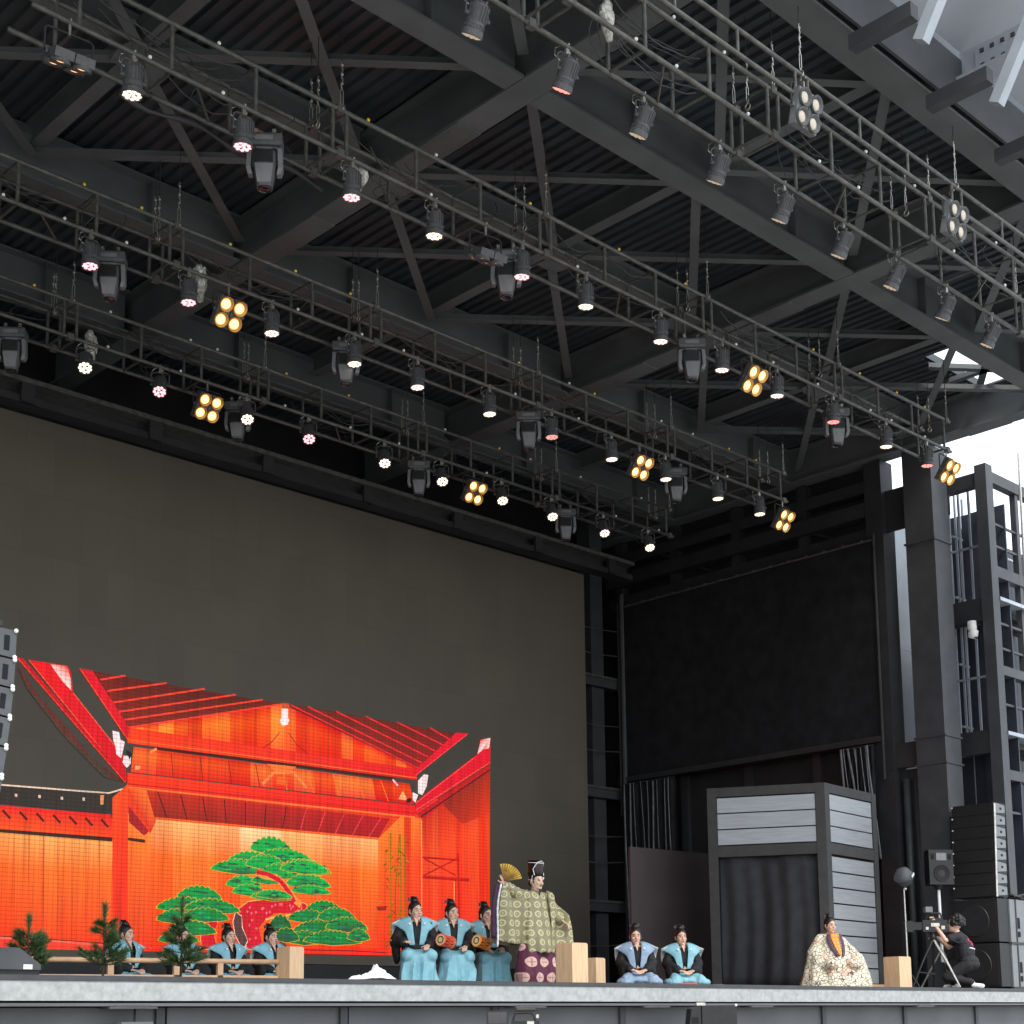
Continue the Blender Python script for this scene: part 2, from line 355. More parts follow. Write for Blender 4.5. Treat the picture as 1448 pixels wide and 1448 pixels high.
def boards(tl,tr,br,bl,n,top,mid,bot,var=18,nm=3,edge=None):
    for i in range(n):
        t0,t1=i/n,(i+1)/n; k=random.uniform(-var,var); st=[(0,top),(.30,mid),(1,bot)]
        f=lambda t,v: il(il(tl,tr,t),il(bl,br,t),v)
        adj=lambda c:(max(0,min(255,c[0]+min(0,k)*.5)),max(0,min(255,c[1]+k)),max(0,min(255,c[2]+k*.7)))
        for (v0,c0),(v1,c1) in zip(st,st[1:]): poly([f(t0,v0),f(t1,v0),f(t1,v1),f(t0,v1)],[adj(c0),adj(c0),adj(c1),adj(c1)])
        if i and edge: line([il(tl,tr,t0),il(bl,br,t0)],.8,edge)
# the picture, drawn in centimetres on the sheet of the screen
# base fills
poly([(1027,-285),(1246,-285),(1247,-345),(1873,-350),(2070,-498),(2065,-77),(1038,-68)],[(235,70,35)]*7)
# right side wall
boards((1883,-351),(2069,-454),(2065,-77),(1883,-76),12,(200,40,30),(248,80,40),(245,50,32),22)
poly([(1909,-395),(2069,-480),(2068,-367),(1993,-339)],[(120,40,32),(150,45,35),(230,60,36),(190,52,34)])
# back wall
boards((1291,-295),(1778,-293),(1779,-75),(1297,-70),11,(255,205,150),(255,130,48),(248,66,30),16)
boards((1778,-293),(1841,-347),(1841,-75),(1779,-75),3,(255,150,60),(255,112,40),(245,62,30),10)
# left wall panels
boards((1030,-247),(1225,-248),(1230,-71),(1038,-69),8,(255,190,120),(255,125,48),(248,60,30),12,edge=(190,70,30))
poly([(1037,-89),(1300,-78),(1300,-70),(1038,-68)],[(250,70,60)]*4); line([(1037,-85),(1154,-81),(1300,-75)],3,(255,120,110)); line([(1037,-87),(1300,-78)],1.2,(120,20,20))
# left eave: rafters strip
poly([(1028,-288),(1219,-290),(1226,-251),(1030,-251)],[(236,44,44),(228,30,36),(250,80,36),(252,96,40)])
for i in range(7): x=1034+i*28; band((x,-281),(x+13,-269),3,(96,20,24))
poly([(1030,-251),(1223,-253),(1223,-246),(1030,-246)],(62,34,30))
# dark eave slab with nails
poly([(1027,-319),(1214,-324),(1241,-334),(1230,-293),(1199,-290),(1028,-291)],(52,46,42))
line([(1027,-320),(1214,-325),(1241,-335)],1.8,(235,205,180))
for x,y in((1053,-306),(1092,-308),(1130,-309),(1168,-311)): poly([(x,y-2.5),(x+4,y-2.3),(x+4,y+2.5),(x,y+2.3)],(232,190,165))
poly([(1199,-320),(1206,-321),(1205,-305),(1200,-305)],(240,170,120))
# left pillar
boards((1221,-318),(1249,-344),(1257,-70),(1229,-71),2,(250,90,45),(246,70,36),(244,52,32),6)
boards((1250,-295),(1293,-265),(1299,-70),(1257,-70),3,(255,140,60),(255,112,44),(244,56,30),10)
poly([(1249,-339),(1283,-338),(1303,-288),(1293,-265)],[(246,90,44),(255,140,60),(250,96,42),(210,40,40)])
poly([(1251,-307),(1290,-268),(1281,-260),(1252,-281)],(170,34,50))
poly([(1251,-255),(1283,-254),(1283,-248),(1269,-249),(1252,-250)],(70,40,34))
# lower ceiling
poly([(1283,-338),(1806,-334),(1778,-293),(1300,-291)],[(200,52,34),(190,24,44),(170,26,42),(150,44,32)])
for i in range(12):
    t=(i+.5)/12; a=il((1283,-336),(1806,-333),t); b=il((1303,-294),(1775,-295),t); line([a,b],1.6,(80,26,24) if i<7 else (235,70,90))
line([(1300,-291),(1778,-293)],3,(250,110,50))
# second beam
poly([(1247,-362),(1869,-365),(1869,-341),(1248,-338)],[(252,70,34),(244,30,44),(235,30,44),(248,60,30)])
line([(1248,-338),(1869,-342)],2.5,(255,130,70)); line([(1247,-344),(1869,-349)],1.2,(190,24,24))
# zone between gable base and second beam
boards((1257,-407),(1855,-406),(1866,-367),(1253,-364),13,(230,70,34),(250,105,36),(235,50,40),40)
for i in range(9): t=.12+i*.095; line([il((1257,-404),(1855,-405),t),il((1251,-363),(1869,-367),t+.012)],1.4,(255,140,60) if i>3 else (140,40,24))
# frog-leg strut
line([(1514,-370),(1538,-394),(1581,-399),(1610,-374)],4,(252,150,90)); poly([(1523,-408),(1587,-410),(1575,-398),(1538,-397)],(250,130,70)); poly([(1547,-387),(1566,-389),(1569,-374),(1544,-374)],(240,110,50))
# gable
boards((1246,-436),(1558,-521),(1559,-430),(1246,-419),11,(238,70,30),(255,120,30),(246,60,26),46)
boards((1558,-521),(1873,-438),(1873,-422),(1559,-430),12,(232,50,28),(252,104,34),(246,60,26),46)
poly([(1244,-439),(1256,-438),(1873,-436),(1873,-415),(1245,-412)],[(250,66,34),(250,66,34),(232,26,48),(228,24,46),(250,76,34)])
line([(1300,-409),(1408,-411),(1556,-412),(1819,-412)],3,(72,30,26)); line([(1245,-417),(1873,-419)],1.4,(255,120,60))
line([(1513,-435),(1531,-447),(1549,-468)],1.2,(150,40,24)); line([(1568,-470),(1587,-451),(1612,-436)],1.2,(150,40,24))
# roof undersides
poly([(1181,-523),(1241,-522),(1471,-521),(1554,-522),(1246,-438),(1227,-462)],[(120,34,36),(96,34,32),(86,34,30),(110,44,34),(140,44,36),(150,40,40)])
for a,b in(((1192,-511),(1238,-525)),((1205,-494),(1316,-524)),((1216,-476),(1391,-525)),((1227,-462),(1455,-524)),((1238,-450),(1512,-523)),((1246,-438),(1558,-522))): line([a,b],2.2,(250,74,62))
poly([(1558,-522),(1605,-523),(1965,-520),(1988,-517),(1876,-439)],[(110,44,34),(96,36,32),(86,32,32),(110,34,38),(150,36,42)])
for a,b in(((1573,-522),(1876,-439)),((1611,-524),(1887,-450)),((1676,-524),(1902,-464)),((1746,-524),(1920,-478)),((1823,-523),(1943,-492)),((1906,-523),(1961,-505))): line([a,b],2,(246,40,66))
# bargeboards left
poly([(1155,-524),(1178,-524),(1248,-437),(1245,-417)],(224,22,52)); line([(1155,-524),(1245,-418)],1.4,(255,90,80))
poly([(1067,-524),(1133,-525),(1140,-516),(1145,-482),(1239,-388),(1247,-349),(1241,-355)],[(240,24,40),(240,24,40),(240,24,40),(232,20,46),(214,14,50),(200,14,56),(214,16,50)])
line([(1067,-524),(1243,-351)],1.4,(255,100,90)); line([(1145,-482),(1239,-388)],1.2,(255,110,90))
poly([(1048,-524),(1057,-525),(1247,-351),(1243,-346)],(206,18,40)); line([(1048,-524),(1243,-346)],1.2,(250,80,70))
poly([(1104,-523),(1132,-524),(1140,-504),(1141,-486),(1124,-499)],[(250,190,180),(240,90,90),(250,200,190),(255,235,225),(240,80,80)])
poly([(1049,-511),(1092,-462),(1181,-381),(1241,-346),(1207,-349),(1130,-410),(1067,-476)],[(120,38,36),(110,40,36),(120,40,36),(90,40,36),(74,64,56),(70,62,54),(70,60,54)])
# bargeboards right
poly([(1866,-421),(1869,-435),(1977,-522),(2009,-524),(1988,-509)],(226,18,62)); line([(1866,-421),(2007,-523)],1.3,(255,80,90))
poly([(1869,-369),(1891,-387),(2034,-485),(2042,-515),(2070,-523),(2069,-472),(1869,-349)],(226,16,58)); line([(1869,-369),(2026,-477)],1.4,(255,90,100))
poly([(1869,-347),(2069,-466),(2069,-457),(1891,-343)],(196,24,48)); line([(1869,-355),(2069,-472)],1.5,(250,90,100)); line([(1883,-344),(2069,-457)],2,(60,30,30))
poly([(2034,-485),(2042,-515),(2070,-523),(2066,-501),(2050,-496)],[(255,225,220),(235,60,80),(255,200,195),(255,235,230),(240,90,100)])
# fittings
W=(250,225,225);W2=(238,190,195)
poly([(1217,-429),(1229,-428),(1232,-416),(1240,-413),(1237,-397),(1234,-385),(1225,-391),(1223,-405),(1219,-412)],W); poly([(1239,-390),(1252,-391),(1252,-378),(1245,-370),(1237,-378)],W); poly([(1261,-376),(1270,-376),(1268,-369),(1260,-369)],(250,190,140)); poly([(1244,-400),(1255,-395),(1249,-384)],(40,28,28))
line([(1288,-401),(1300,-409)],3,(250,160,90))
poly([(1553,-512),(1567,-514),(1567,-497),(1570,-494),(1566,-484),(1555,-481),(1549,-490),(1553,-495)],W); poly([(1553,-523),(1570,-524),(1570,-515),(1553,-514)],(200,90,60))
poly([(1876,-414),(1891,-428),(1902,-428),(1898,-405),(1887,-387),(1876,-389)],W); poly([(1862,-390),(1876,-386),(1869,-370),(1862,-376)],W); poly([(1826,-373),(1837,-390),(1851,-373)],(250,190,150)); line([(1812,-410),(1825,-399)],3,W2); poly([(1846,-375),(1860,-379),(1858,-370),(1848,-368)],(40,24,28))
# right pillar
boards((1858,-340),(1885,-340),(1885,-75),(1858,-76),2,(255,140,60),(250,90,40),(244,56,34),8)
line([(1885,-337),(1885,-76)],1.2,(255,190,130))
# X railing
R2=(190,20,34)
for a,b,w in(((1887,-265),(1983,-266),3),((1887,-227),(2009,-228),4),((1891,-263),(1973,-235),2.2),((1890,-230),(1979,-269),2.2),((1979,-280),(1985,-77),3),((1971,-226),(1970,-77),2)): band(a,b,w,R2)
band((1969,-223),(1968,-93),2,(255,170,110))
poly([(1772,-164),(1799,-167),(1796,-159),(1779,-157)],(150,40,40))
# bamboo
for x in(1808,1822,1831,1841):
    line([(x,-86),(x+random.uniform(-5,3),-195),(x+random.uniform(-3,8),-306)],1.8,(130,120,30))
for i in range(75):
    y=random.uniform(-304,-95); x=random.choice((1804,1813,1824,1834,1843))+random.uniform(-18,13)*(1.2 if y>-240 else .8); a=random.uniform(-8,8)
    poly([(x,y),(x+a,y+4),(x+a*1.6,y+9),(x+a*.5,y+5)],random.choice([(96,110,24),(150,140,40),(180,150,60),(70,100,30)]))
# pine: trunk
T=(214,24,60)
def shape(pts,c,outl=None,k=2.2):
    if outl:
        cx=sum(p[0] for p in pts)/len(pts);cy=sum(p[1] for p in pts)/len(pts)
        q=[]
        for x,y in pts:
            d=math.hypot(x-cx,y-cy) or 1; q.append((x+(x-cx)/d*k,y+(y-cy)/d*k))
        poly(q,outl)
    poly(pts,c)
# ground red hummocks at foot
poly([(1328,-75),(1415,-85),(1472,-83),(1501,-93),(1561,-83),(1794,-86),(1794,-74),(1328,-70)],(244,48,36))
line([(1333,-77),(1415,-81),(1501,-88),(1607,-80),(1719,-81),(1794,-79)],1.2,(120,24,24))
line([(1502,-213),(1517,-208),(1547,-205),(1567,-188),(1583,-169),(1598,-159)],9,(255,170,90)); line([(1502,-213),(1526,-211),(1553,-200),(1572,-181),(1584,-164)],6,T)
shape([(1488,-160),(1530,-167),(1583,-169),(1609,-162),(1625,-145),(1599,-147),(1568,-144),(1542,-142),(1524,-131),(1510,-116),(1519,-82),(1487,-78),(1478,-107),(1464,-126),(1462,-143)],T,(255,190,110),2.5)
shape([(1462,-141),(1474,-134),(1475,-115),(1487,-93),(1478,-77),(1462,-102),(1457,-124)],(92,62,60),(255,225,190),1.6)
shape([(1406,-127),(1420,-132),(1426,-120),(1418,-105),(1424,-84),(1438,-77),(1396,-76),(1393,-95)],T,(255,190,110),1.6)
line([(1524,-131),(1545,-136),(1563,-133),(1557,-137),(1576,-141)],2.4,(255,215,150)); line([(1537,-99),(1555,-95),(1573,-83)],2,(255,215,150)); poly([(1549,-97),(1564,-95),(1573,-82),(1561,-85)],(92,62,60))
for i in range(34):
    x=random.uniform(1478,1606);y=random.uniform(-161,-149) if x>1531 else random.uniform(-159,-84)
    if x>1515 and y>-143: continue
    if x<1482 and y<-143: continue
    poly([(x,y),(x+3,y-2),(x+5,y+1),(x+2,y+4)],(255,120,150))
def clump(cx,cy,w,h,dark=0):
    n=max(5,int(w/11)); top=[];
    for i in range(n*4+1):
        t=i/(n*4); x=cx-w/2+w*t
        env=math.sin(math.pi*min(1,max(0,t)))**.6
        bump=abs(math.sin(math.pi*n*t))**.7
        top.append((x,cy+h*.25-h*(.72*env)*(.82+.18*bump)))
    bot=[(cx+w/2-w*t,cy+h*.25+h*.20*math.sin(math.pi*t)*(.7+.3*abs(math.sin(math.pi*3*t)))) for t in [i/10 for i in range(1,10)]]
    pts=top+bot
    shape(pts,(235,200,70),None)
    g0=(20,170-dark,70-dark//3);g1=(16,110-dark//2,62-dark//3)
    q=[(cx+(x-cx)*.965,cy+(y-cy)*.93) for x,y in pts]
    poly(q,[g0]*len(top)+[(58,70,62)]*len(bot))
    # lower shade streaks + highlights
    for i in range(int(w/9)):
        x=cx+random.uniform(-.38,.38)*w; y=cy+random.uniform(-.18,.18)*h; l=random.uniform(5,11)
        poly([(x-l,y+1),(x,y-1.6),(x+l,y+1),(x,y+2.2)],random.choice([g1,(26,196-dark,84),(60,80,70),(14,140-dark//2,80)]))
for c in((1534,-262,93,38),(1494,-236,104,32),(1565,-245,128,33),(1470,-220,125,32),(1523,-232,90,32),(1605,-228,125,35),(1556,-218,95,33),(1477,-194,76,29),(1615,-203,103,33),(1526,-202,69,22,10),(1488,-181,73,25),(1537,-174,93,24),(1621,-188,92,21),
  (1388,-169,92,34,20),(1361,-149,114,33,25),(1414,-149,115,31,30),(1345,-129,81,30,35),(1400,-134,98,29,35),(1376,-111,96,31,40),(1349,-94,81,26,40),
  (1650,-156,89,35,30),(1616,-140,94,30,36),(1679,-145,90,34,30),(1638,-120,117,33,40),(1702,-128,101,33,30),(1607,-101,91,31,40),(1670,-103,135,33,36),(1729,-110,56,29,30),(1554,-125,51,38,60),(1567,-105,58,32,60)): clump(*c)
line([(1502,-213),(1517,-208),(1547,-205),(1567,-188),(1583,-169),(1598,-159)],9,(255,170,90)); line([(1502,-213),(1526,-211),(1553,-200),(1572,-181),(1584,-164)],6,T)
for c in((1605,-228,110,30),(1540,-176,80,20)): clump(*c)
sm=bpy.data.materials.new('screen_picture'); sm.use_nodes=True; sm.cycles.emission_sampling='NONE'; nn=NT(sm)
at_=nn.n.new('ShaderNodeVertexColor'); at_.layer_name='Col'; X_=nn.xyz()
gz=nn.math('GREATER_THAN',nn.math('FRACT',nn.math('MULTIPLY',X_[2],1/.066)),.20); gx=nn.math('GREATER_THAN',nn.math('FRACT',nn.math('MULTIPLY',X_[0],1/.085)),.14)
ff=nn.math('MULTIPLY',nn.math('MULTIPLY_ADD',gz,.34,.66),nn.math('MULTIPLY_ADD',gx,.30,.70))
cbx=nn.n.new('ShaderNodeCombineXYZ'); nn.l.new(nn.math('MULTIPLY',X_[0],9.0),cbx.inputs[0]); nn.l.new(nn.math('MULTIPLY',X_[2],.55),cbx.inputs[2])
gr=nn.n.new('ShaderNodeTexNoise'); gr.inputs['Scale'].default_value=1.0; gr.inputs['Detail'].default_value=6; gr.inputs['Roughness'].default_value=.7; nn.l.new(cbx.outputs[0],gr.inputs['Vector'])
ff=nn.math('MULTIPLY',ff,nn.math('MULTIPLY_ADD',gr.outputs['Fac'],1.5,.28))      # wood grain in the shown picture
b=nn.n['Principled BSDF']; b.inputs['Base Color'].default_value=(.02,.018,.016,1); b.inputs['Roughness'].default_value=.7; b.inputs['Specular IOR Level'].default_value=.1
nn.l.new(at_.outputs[0],b.inputs['Emission Color']); nn.l.new(nn.math('MULTIPLY',ff,1.12*K),b.inputs['Emission Strength'])
po=obj('screen_picture',pm,sm,led); ca=po.data.color_attributes.new('Col','FLOAT_COLOR','POINT')
for i,c in enumerate(PC): ca.data[i].color=tuple(c)+(1,)
lf=thing('screen_header','dark steel header beam and catwalk running above the big screen','beam',(0,0,0))
obj('upper_chord',MB().bx(-12.5,24.8,21.55,21.95,9.62,9.70),M['truss'],lf); obj('lower_chord',MB().bx(-12.5,24.8,21.62,21.95,9.30,9.42),M['steel'],lf); obj('web',MB().bx(-12.5,24.8,21.80,21.86,9.42,9.62),M['steel'],lf)
hm=MB().bx(-.12,.12,21.58,21.66,9.30,9.62).mesh('header_bracket',M['steel'])
for i in range(12): obj('header_bracket',hm,parent=lf,loc=(-1.2+i*2.3,0,0))
# ---------------------------------------------------------------- lighting trusses
TR=[('front',9.27),('second',12.95),('third',16.5),('rear',19.4)]
JOINTS=[6.46,9.86,13.26,16.66,20.06,23.46]
TNAME={'front':'front truss nearest the canopy','second':'second truss from the front','third':'third truss from the front','rear':'rearmost truss above the screen'}
def vmesh(z0,z1,r): return MB().tube([(0,0,z0),(0,0,z1)],r,8).mesh('vertical_tube',M['truss'])
VM=vmesh(9.5,10.06,.024); HM=MB().tube([(0,0,0),(0,.52,0)],.018,6).mesh('cross_tube',M['truss']); CM=MB().ell((0,0,0),(.022,.022,.022),8,5)
DM=MB().tube([(0,0,0),(.5,.52,0)],.016,6).mesh('diagonal_tube',M['truss'])
CY=CM.mesh('clip',M['yellow']); CW=CM.mesh('clip',M['white'])
PLM=MB().bx(-.05,.05,-.035,.035,-.05,.05).mesh('joint_plate',M['truss'])
for tn,ty in TR:
    t=thing('lighting_truss','%s, a long grey box truss'%TNAME[tn],'truss',(0,ty,0),0,'lighting trusses under the roof')
    for y,z in((0,10.06),(0,9.5),(.52,10.06),(.52,9.5)):
        obj('chord',MB().tube([(6.05,y,z),(23.58,y,z)],.029,10),M['truss'],t,smooth=True)
    for a,b_ in zip(JOINTS[:-1],JOINTS[1:]):
        for k in range(4):
            x=a+.1+(b_-a-.2)*k/3
            for y in(0,.52): obj('vertical_tube',VM,parent=t,loc=(x,y,0))
            for z in(9.5,10.06): obj('cross_tube',HM,parent=t,loc=(x,0,z))
            if k==1: obj('diagonal_tube',DM,parent=t,loc=(x+.3,0,9.5))
            if k<3 and random.random()<.8: obj('clip',CY if tn!='front' and random.random()<.6 else CW,parent=t,loc=(x+random.uniform(.2,.9),-.02,10.095))
            if k<3 and random.random()<.6: obj('clip',CW,parent=t,loc=(x+random.uniform(.2,.9),-.025,9.53))
        for y in(0,.52):
            for z in(9.5,10.06): obj('joint_plate',PLM,parent=t,loc=(b_,y,z))
t=thing('ladder_truss','slim two-tube ladder truss in front of the front truss','truss',(0,8.87,0),0)
for z in(10.06,9.76): obj('chord',MB().tube([(6.05,0,z),(23.58,0,z)],.027,10),M['truss'],t,smooth=True)
LV=vmesh(9.76,10.06,.02)
for a,b_ in zip(JOINTS[:-1],JOINTS[1:]):
    for k in range(4): obj('vertical_tube',LV,parent=t,loc=(a+.12+(b_-a-.24)*k/3,0,0))
# hangers: turnbuckle, chain links, rod to the roof
def make_hanger():
    h=thing('truss_hanger','x','hanger',(0,0,0),0,'turnbuckle hangers holding the trusses')
    mb=MB()
    for s in(-1,1): mb.tube([(s*.004,0,.05),(s*.02,0,.09),(s*.02,0,.24),(s*.004,0,.28)],.006,5)
    obj('turnbuckle',mb,M['zinc'],h)
    mb=MB()
    for k in range(5): mb.tube([(0,0,.28+k*.07),(.012*(1 if k%2 else -1),0,.31+k*.07),(0,0,.35+k*.07)],.009,5)
    for z in(.34,.46,.58): mb.ell((0,0,z),(.02,.02,.016),7,5)
    obj('chain',mb,M['zinc'],h); obj('rod',MB().tube([(0,0,.62),(0,0,1.15)],.006,5),M['cable'],h)
    mb=MB(); n=8; mb.tube([(0,.034*math.cos(2*PI*k/n),.01+.04*math.sin(2*PI*k/n)) for k in range(n+1)],.008,5); obj('shackle',mb,M['zinc'],h)
    return h
H0=make_hanger(); first=True
for tn,ty in TR+[('ladder',8.87)]:
    for j,x in enumerate(JOINTS[1:]):
        for dy,dx in(((0,0),) if tn=='ladder' else ((0,.03),(.52,-.03),(.26,-.12))):
            lab='%s hanger at the %s joint of the %s'%({0:'near-side',.52:'far-side',.26:'slack middle'}[dy] if tn!='ladder' else 'turnbuckle',ORD[j],TNAME.get(tn,'slim ladder truss'))
            p=(x+dx,ty+dy,10.06 if dy!=.26 else 9.92)
            if first: H0.location=p; H0['label']=lab; first=False
            else: dup(H0,lab,p)
# cables drooping inside the trusses
for tn,ty in TR:
    for j,(a,b_) in enumerate(zip(JOINTS[:-1],JOINTS[1:])):
        t=thing('cable_bundle','loose black cables drooping in the %s bay of the %s'%(ORD[j],TNAME[tn]),'cables',(a,ty,9.5),0,'cables drooping inside the trusses')
        for k in range(7):
            x0=random.uniform(0,1.6); x1=x0+random.uniform(.9,1.9); s=random.uniform(.08,.32); y=random.uniform(.03,.48); z0=random.choice((.5,.54,.3,.52)); y1=y+random.uniform(-.1,.1)
            obj('cable',MB().tube([(x0+(x1-x0)*i/9,y+(y1-y)*i/9+.01*math.sin(i*1.7),z0-s*4*(i/9)*(1-i/9)+.008*math.sin(i*2.3+k)) for i in range(10)],random.choice((.005,.007,.009)),5),M['cable'],t)
        for k in range(3):
            x0=random.uniform(.3,3.0); y=random.uniform(.0,.5); L=random.uniform(.25,.6)
            obj('cable',MB().tube([(x0+.10*math.sin(i*.8+k),y+.04*math.cos(i),.02+L-L*1.35*i/8) for i in range(9)],.006,5),M['cable'],t)
# ---------------------------------------------------------------- par lamps
def par_parts(root,em,tilt):
    mb=MB(); 
    mb.tube([(0,.036*math.cos(a),.036*math.sin(a)) for a in [PI*.9-i*PI*1.5/8 for i in range(9)]],.010,6); mb.bx(-.02,.02,-.016,.016,-.10,-.03); mb.box((.03,0,-.06),(.03,.012,.03)); obj('clamp',mb,M['zinc'],root)
    mb=MB(); mb.tube([(-.135,0,-.30),(-.135,0,-.13),(-.09,0,-.095),(.09,0,-.095),(.135,0,-.13),(.135,0,-.30)],.009,6)
    for s in(-1,1): mb.tube([(s*.10,0,-.29),(s*.15,0,-.29)],.02,7)
    obj('yoke',mb,M['lamprim'],root)
    obj('safety_wire',MB().tube([(-.02,.03,.03),(-.12,.05,-.04),(-.15,.03,-.14),(-.10,0,-.20)],.005,5),M['zinc'],root)
    obj('power_lead',MB().tube([(.0,.03,-.16),(.10,.05,-.10),(.15,.06,-.02),(.10,.05,.05),(.02,.03,.04)],.006,5),M['cable'],root)
    piv=Matrix.Translation((0,0,-.29))@Matrix.Rotation(tilt,4,'X')@Matrix.Translation((0,0,.29))
    mb=MB(piv); mb.lathe([(.02,-.155),(.075,-.165),(.092,-.19),(.096,-.34),(.10,-.35),(.10,-.365),(.096,-.372),(.096,-.40),(.108,-.415),(.112,-.47),(.106,-.478),(.104,-.462),(.02,-.460)],20)
    for k in range(18):
        a=2*PI*k/18; mb.M=piv@Matrix.Rotation(a,4,'Z'); mb.bx(.090,.104,-.005,.005,-.335,-.19); mb.bx(.092,.104,-.006,.006,-.398,-.372)
    mb.M=piv
    for s in(-1,1): mb.bx(s*.055-.012,s*.055+.012,-.01,.01,-.165,-.125)
    bo=obj('body',mb,M['lampbody'],root)
    obj('lens_plate',MB(piv).lathe([(.001,-.463),(.102,-.463),(.102,-.467),(.001,-.467)],18),M['glassdark'],root)
    mb=MB(piv)
    for n,r in((3,.032),(9,.075)):
        for k in range(n):
            a=2*PI*k/n+.3; mb.ell((r*math.cos(a),r*math.sin(a),-.467),(.0255,.0255,.011),8,5)
    obj('led_cells',mb,M[em],root,smooth=True)
PROTO={}
def par(x,y,z,em,tilt,rz,label,g):
    k=(em,round(tilt,2))
    if k not in PROTO:
        r=thing('par_light',label,'stage light',(x,y,z),rz,g); par_parts(r,em,tilt); PROTO[k]=r; return r
    return dup(PROTO[k],label,(x,y,z),(0,0,rz))
GP='par lights hanging in rows from the trusses'
CN={'e_warm':'warm white','e_pink':'pink','e_red':'red','e_pw':'rose white','e_dim':'dim warm'}
PARS={'front':(9.79,.55,[(x,'e_red' if x==10.39 else 'e_dim') for x in(9.12,10.39,11.59,12.92,14.17,15.43,16.65,17.94,19.19)]),
'second':(12.95,.06,[(7.18,'e_warm'),(8.54,'e_pink'),(10.05,'e_pink'),(11.33,'e_warm'),(12.83,'e_pink'),(14.04,'e_warm'),(15.59,'e_pw'),(16.99,'e_pw'),(18.36,'e_pw'),(19.88,'e_red'),(21.44,'e_warm'),(22.75,'e_red')]),
'third':(16.5,-.05,[(8.62,'e_pink'),(10.06,'e_pink'),(11.4,'e_pw'),(12.86,'e_warm'),(14.07,'e_pw'),(15.57,'e_warm'),(16.98,'e_red'),(18.45,'e_warm'),(19.88,'e_warm'),(21.37,'e_warm'),(22.65,'e_warm')]),
'rear':(19.4,-.55,[(10.12,'e_warm'),(11.37,'e_pink'),(12.95,'e_warm'),(14.17,'e_pink'),(15.79,'e_pw'),(17.11,'e_warm'),(18.6,'e_warm'),(19.93,'e_warm'),(21.4,'e_pw'),(22.77,'e_warm')])}
for tn,(y,tl,L) in PARS.items():
    for i,(x,e) in enumerate(L):
        par(x,y,9.5,e,tl,random.uniform(-.12,.12)+(.0 if tn!='rear' else -.5),'%s par light from the left on the %s, %s lens'%(ORD[i],TNAME[tn],CN[e]),GP)
# ---------------------------------------------------------------- four-lamp blinders
def blinder(x,y,z,tilt,rz,em,label,roll=0):
    r=thing('blinder_light',label,'stage light',(x,y,z),rz,'four-lamp blinders on the trusses')
    obj('hook_clamp',MB().tube([(0,.036*math.cos(a),.036*math.sin(a)) for a in [PI*.9-i*PI*1.5/8 for i in range(9)]],.010,6).bx(-.012,.012,-.012,.012,-.14,-.03),M['zinc'],r)
    piv=Matrix.Translation((0,0,-.40))@Matrix.Rotation(roll,4,'Y')@Matrix.Rotation(tilt,4,'X')
    obj('bracket',MB().tube([(-.25,0,-.40),(-.25,0,-.16),(-.22,0,-.13),(.22,0,-.13),(.25,0,-.16),(.25,0,-.40)],.011,6),M['steel'],r)
    mb=MB(piv); mb.bx(-.205,-.006,-.05,.04,-.205,.205); mb.bx(.006,.205,-.05,.04,-.205,.205); mb.bx(-.24,-.215,-.02,.02,-.02,.02); mb.bx(.215,.24,-.02,.02,-.02,.02); obj('housing',mb,M['lampbody'] if em!='e_pale' else M['greyplastic'],r)
    for sx in(-1,1):
        for sz in(-1,1):
            Mx=piv@Matrix.Translation((sx*.108,-.05,sz*.108))@Matrix.Rotation(PI/2,4,'X')
            l=obj('reflector',MB(Mx).loft([[(rr*math.cos(2*PI*k/18),rr*math.sin(2*PI*k/18),zz) for k in range(18)] for rr,zz in((.100,-.004),(.104,.040),(.098,.042),(.066,.002))],cap=False),M['bowl_glow'] if em=='e_blind' else M['lampbody'],r,smooth=True)
            obj('lamp',MB(Mx).ell((0,0,.008),(.066,.066,.020),16,7),M[em],l,smooth=True)
    return r
BL=[('front',13.30,8.87,10.02,.22,0,'e_pale','left of the two pale blinders under the ladder truss'),('front',16.54,8.87,9.94,.22,0,'e_pale','right of the two pale blinders under the ladder truss'),
('second',6.46,12.95,9.5,2.0,-.1,'e_blind2','orange blinder facing the floor at the top left corner, second truss'),('second',12.18,12.95,9.5,2.0,-.1,'e_blind2','orange blinder facing the floor in the middle of the second truss'),
('second',17.71,12.95,9.5,.62,0,'e_blind','bright yellow blinder between par lights, right half of the second truss'),('second',23.41,12.95,9.5,.62,0,'e_blind','bright yellow blinder at the right end of the second truss, against the sky'),
('third',10.69,16.5,9.5,.62,0,'e_blind','bright yellow blinder at the left of the third truss'),('third',19.19,16.5,9.5,.62,0,'e_blind','bright yellow blinder right of centre on the third truss'),('third',23.4,16.5,9.5,.62,0,'e_blind','bright yellow blinder at the right end of the third truss'),
('rear',12.21,19.4,9.5,.62,0,'e_blind','left bright yellow blinder on the rearmost truss'),('rear',17.9,19.4,9.5,.62,0,'e_blind','right bright yellow blinder on the rearmost truss')]
for tn,x,y,z,tl,rz,em,lab in BL: blinder(x,y,z,tl,rz,em,lab,0)
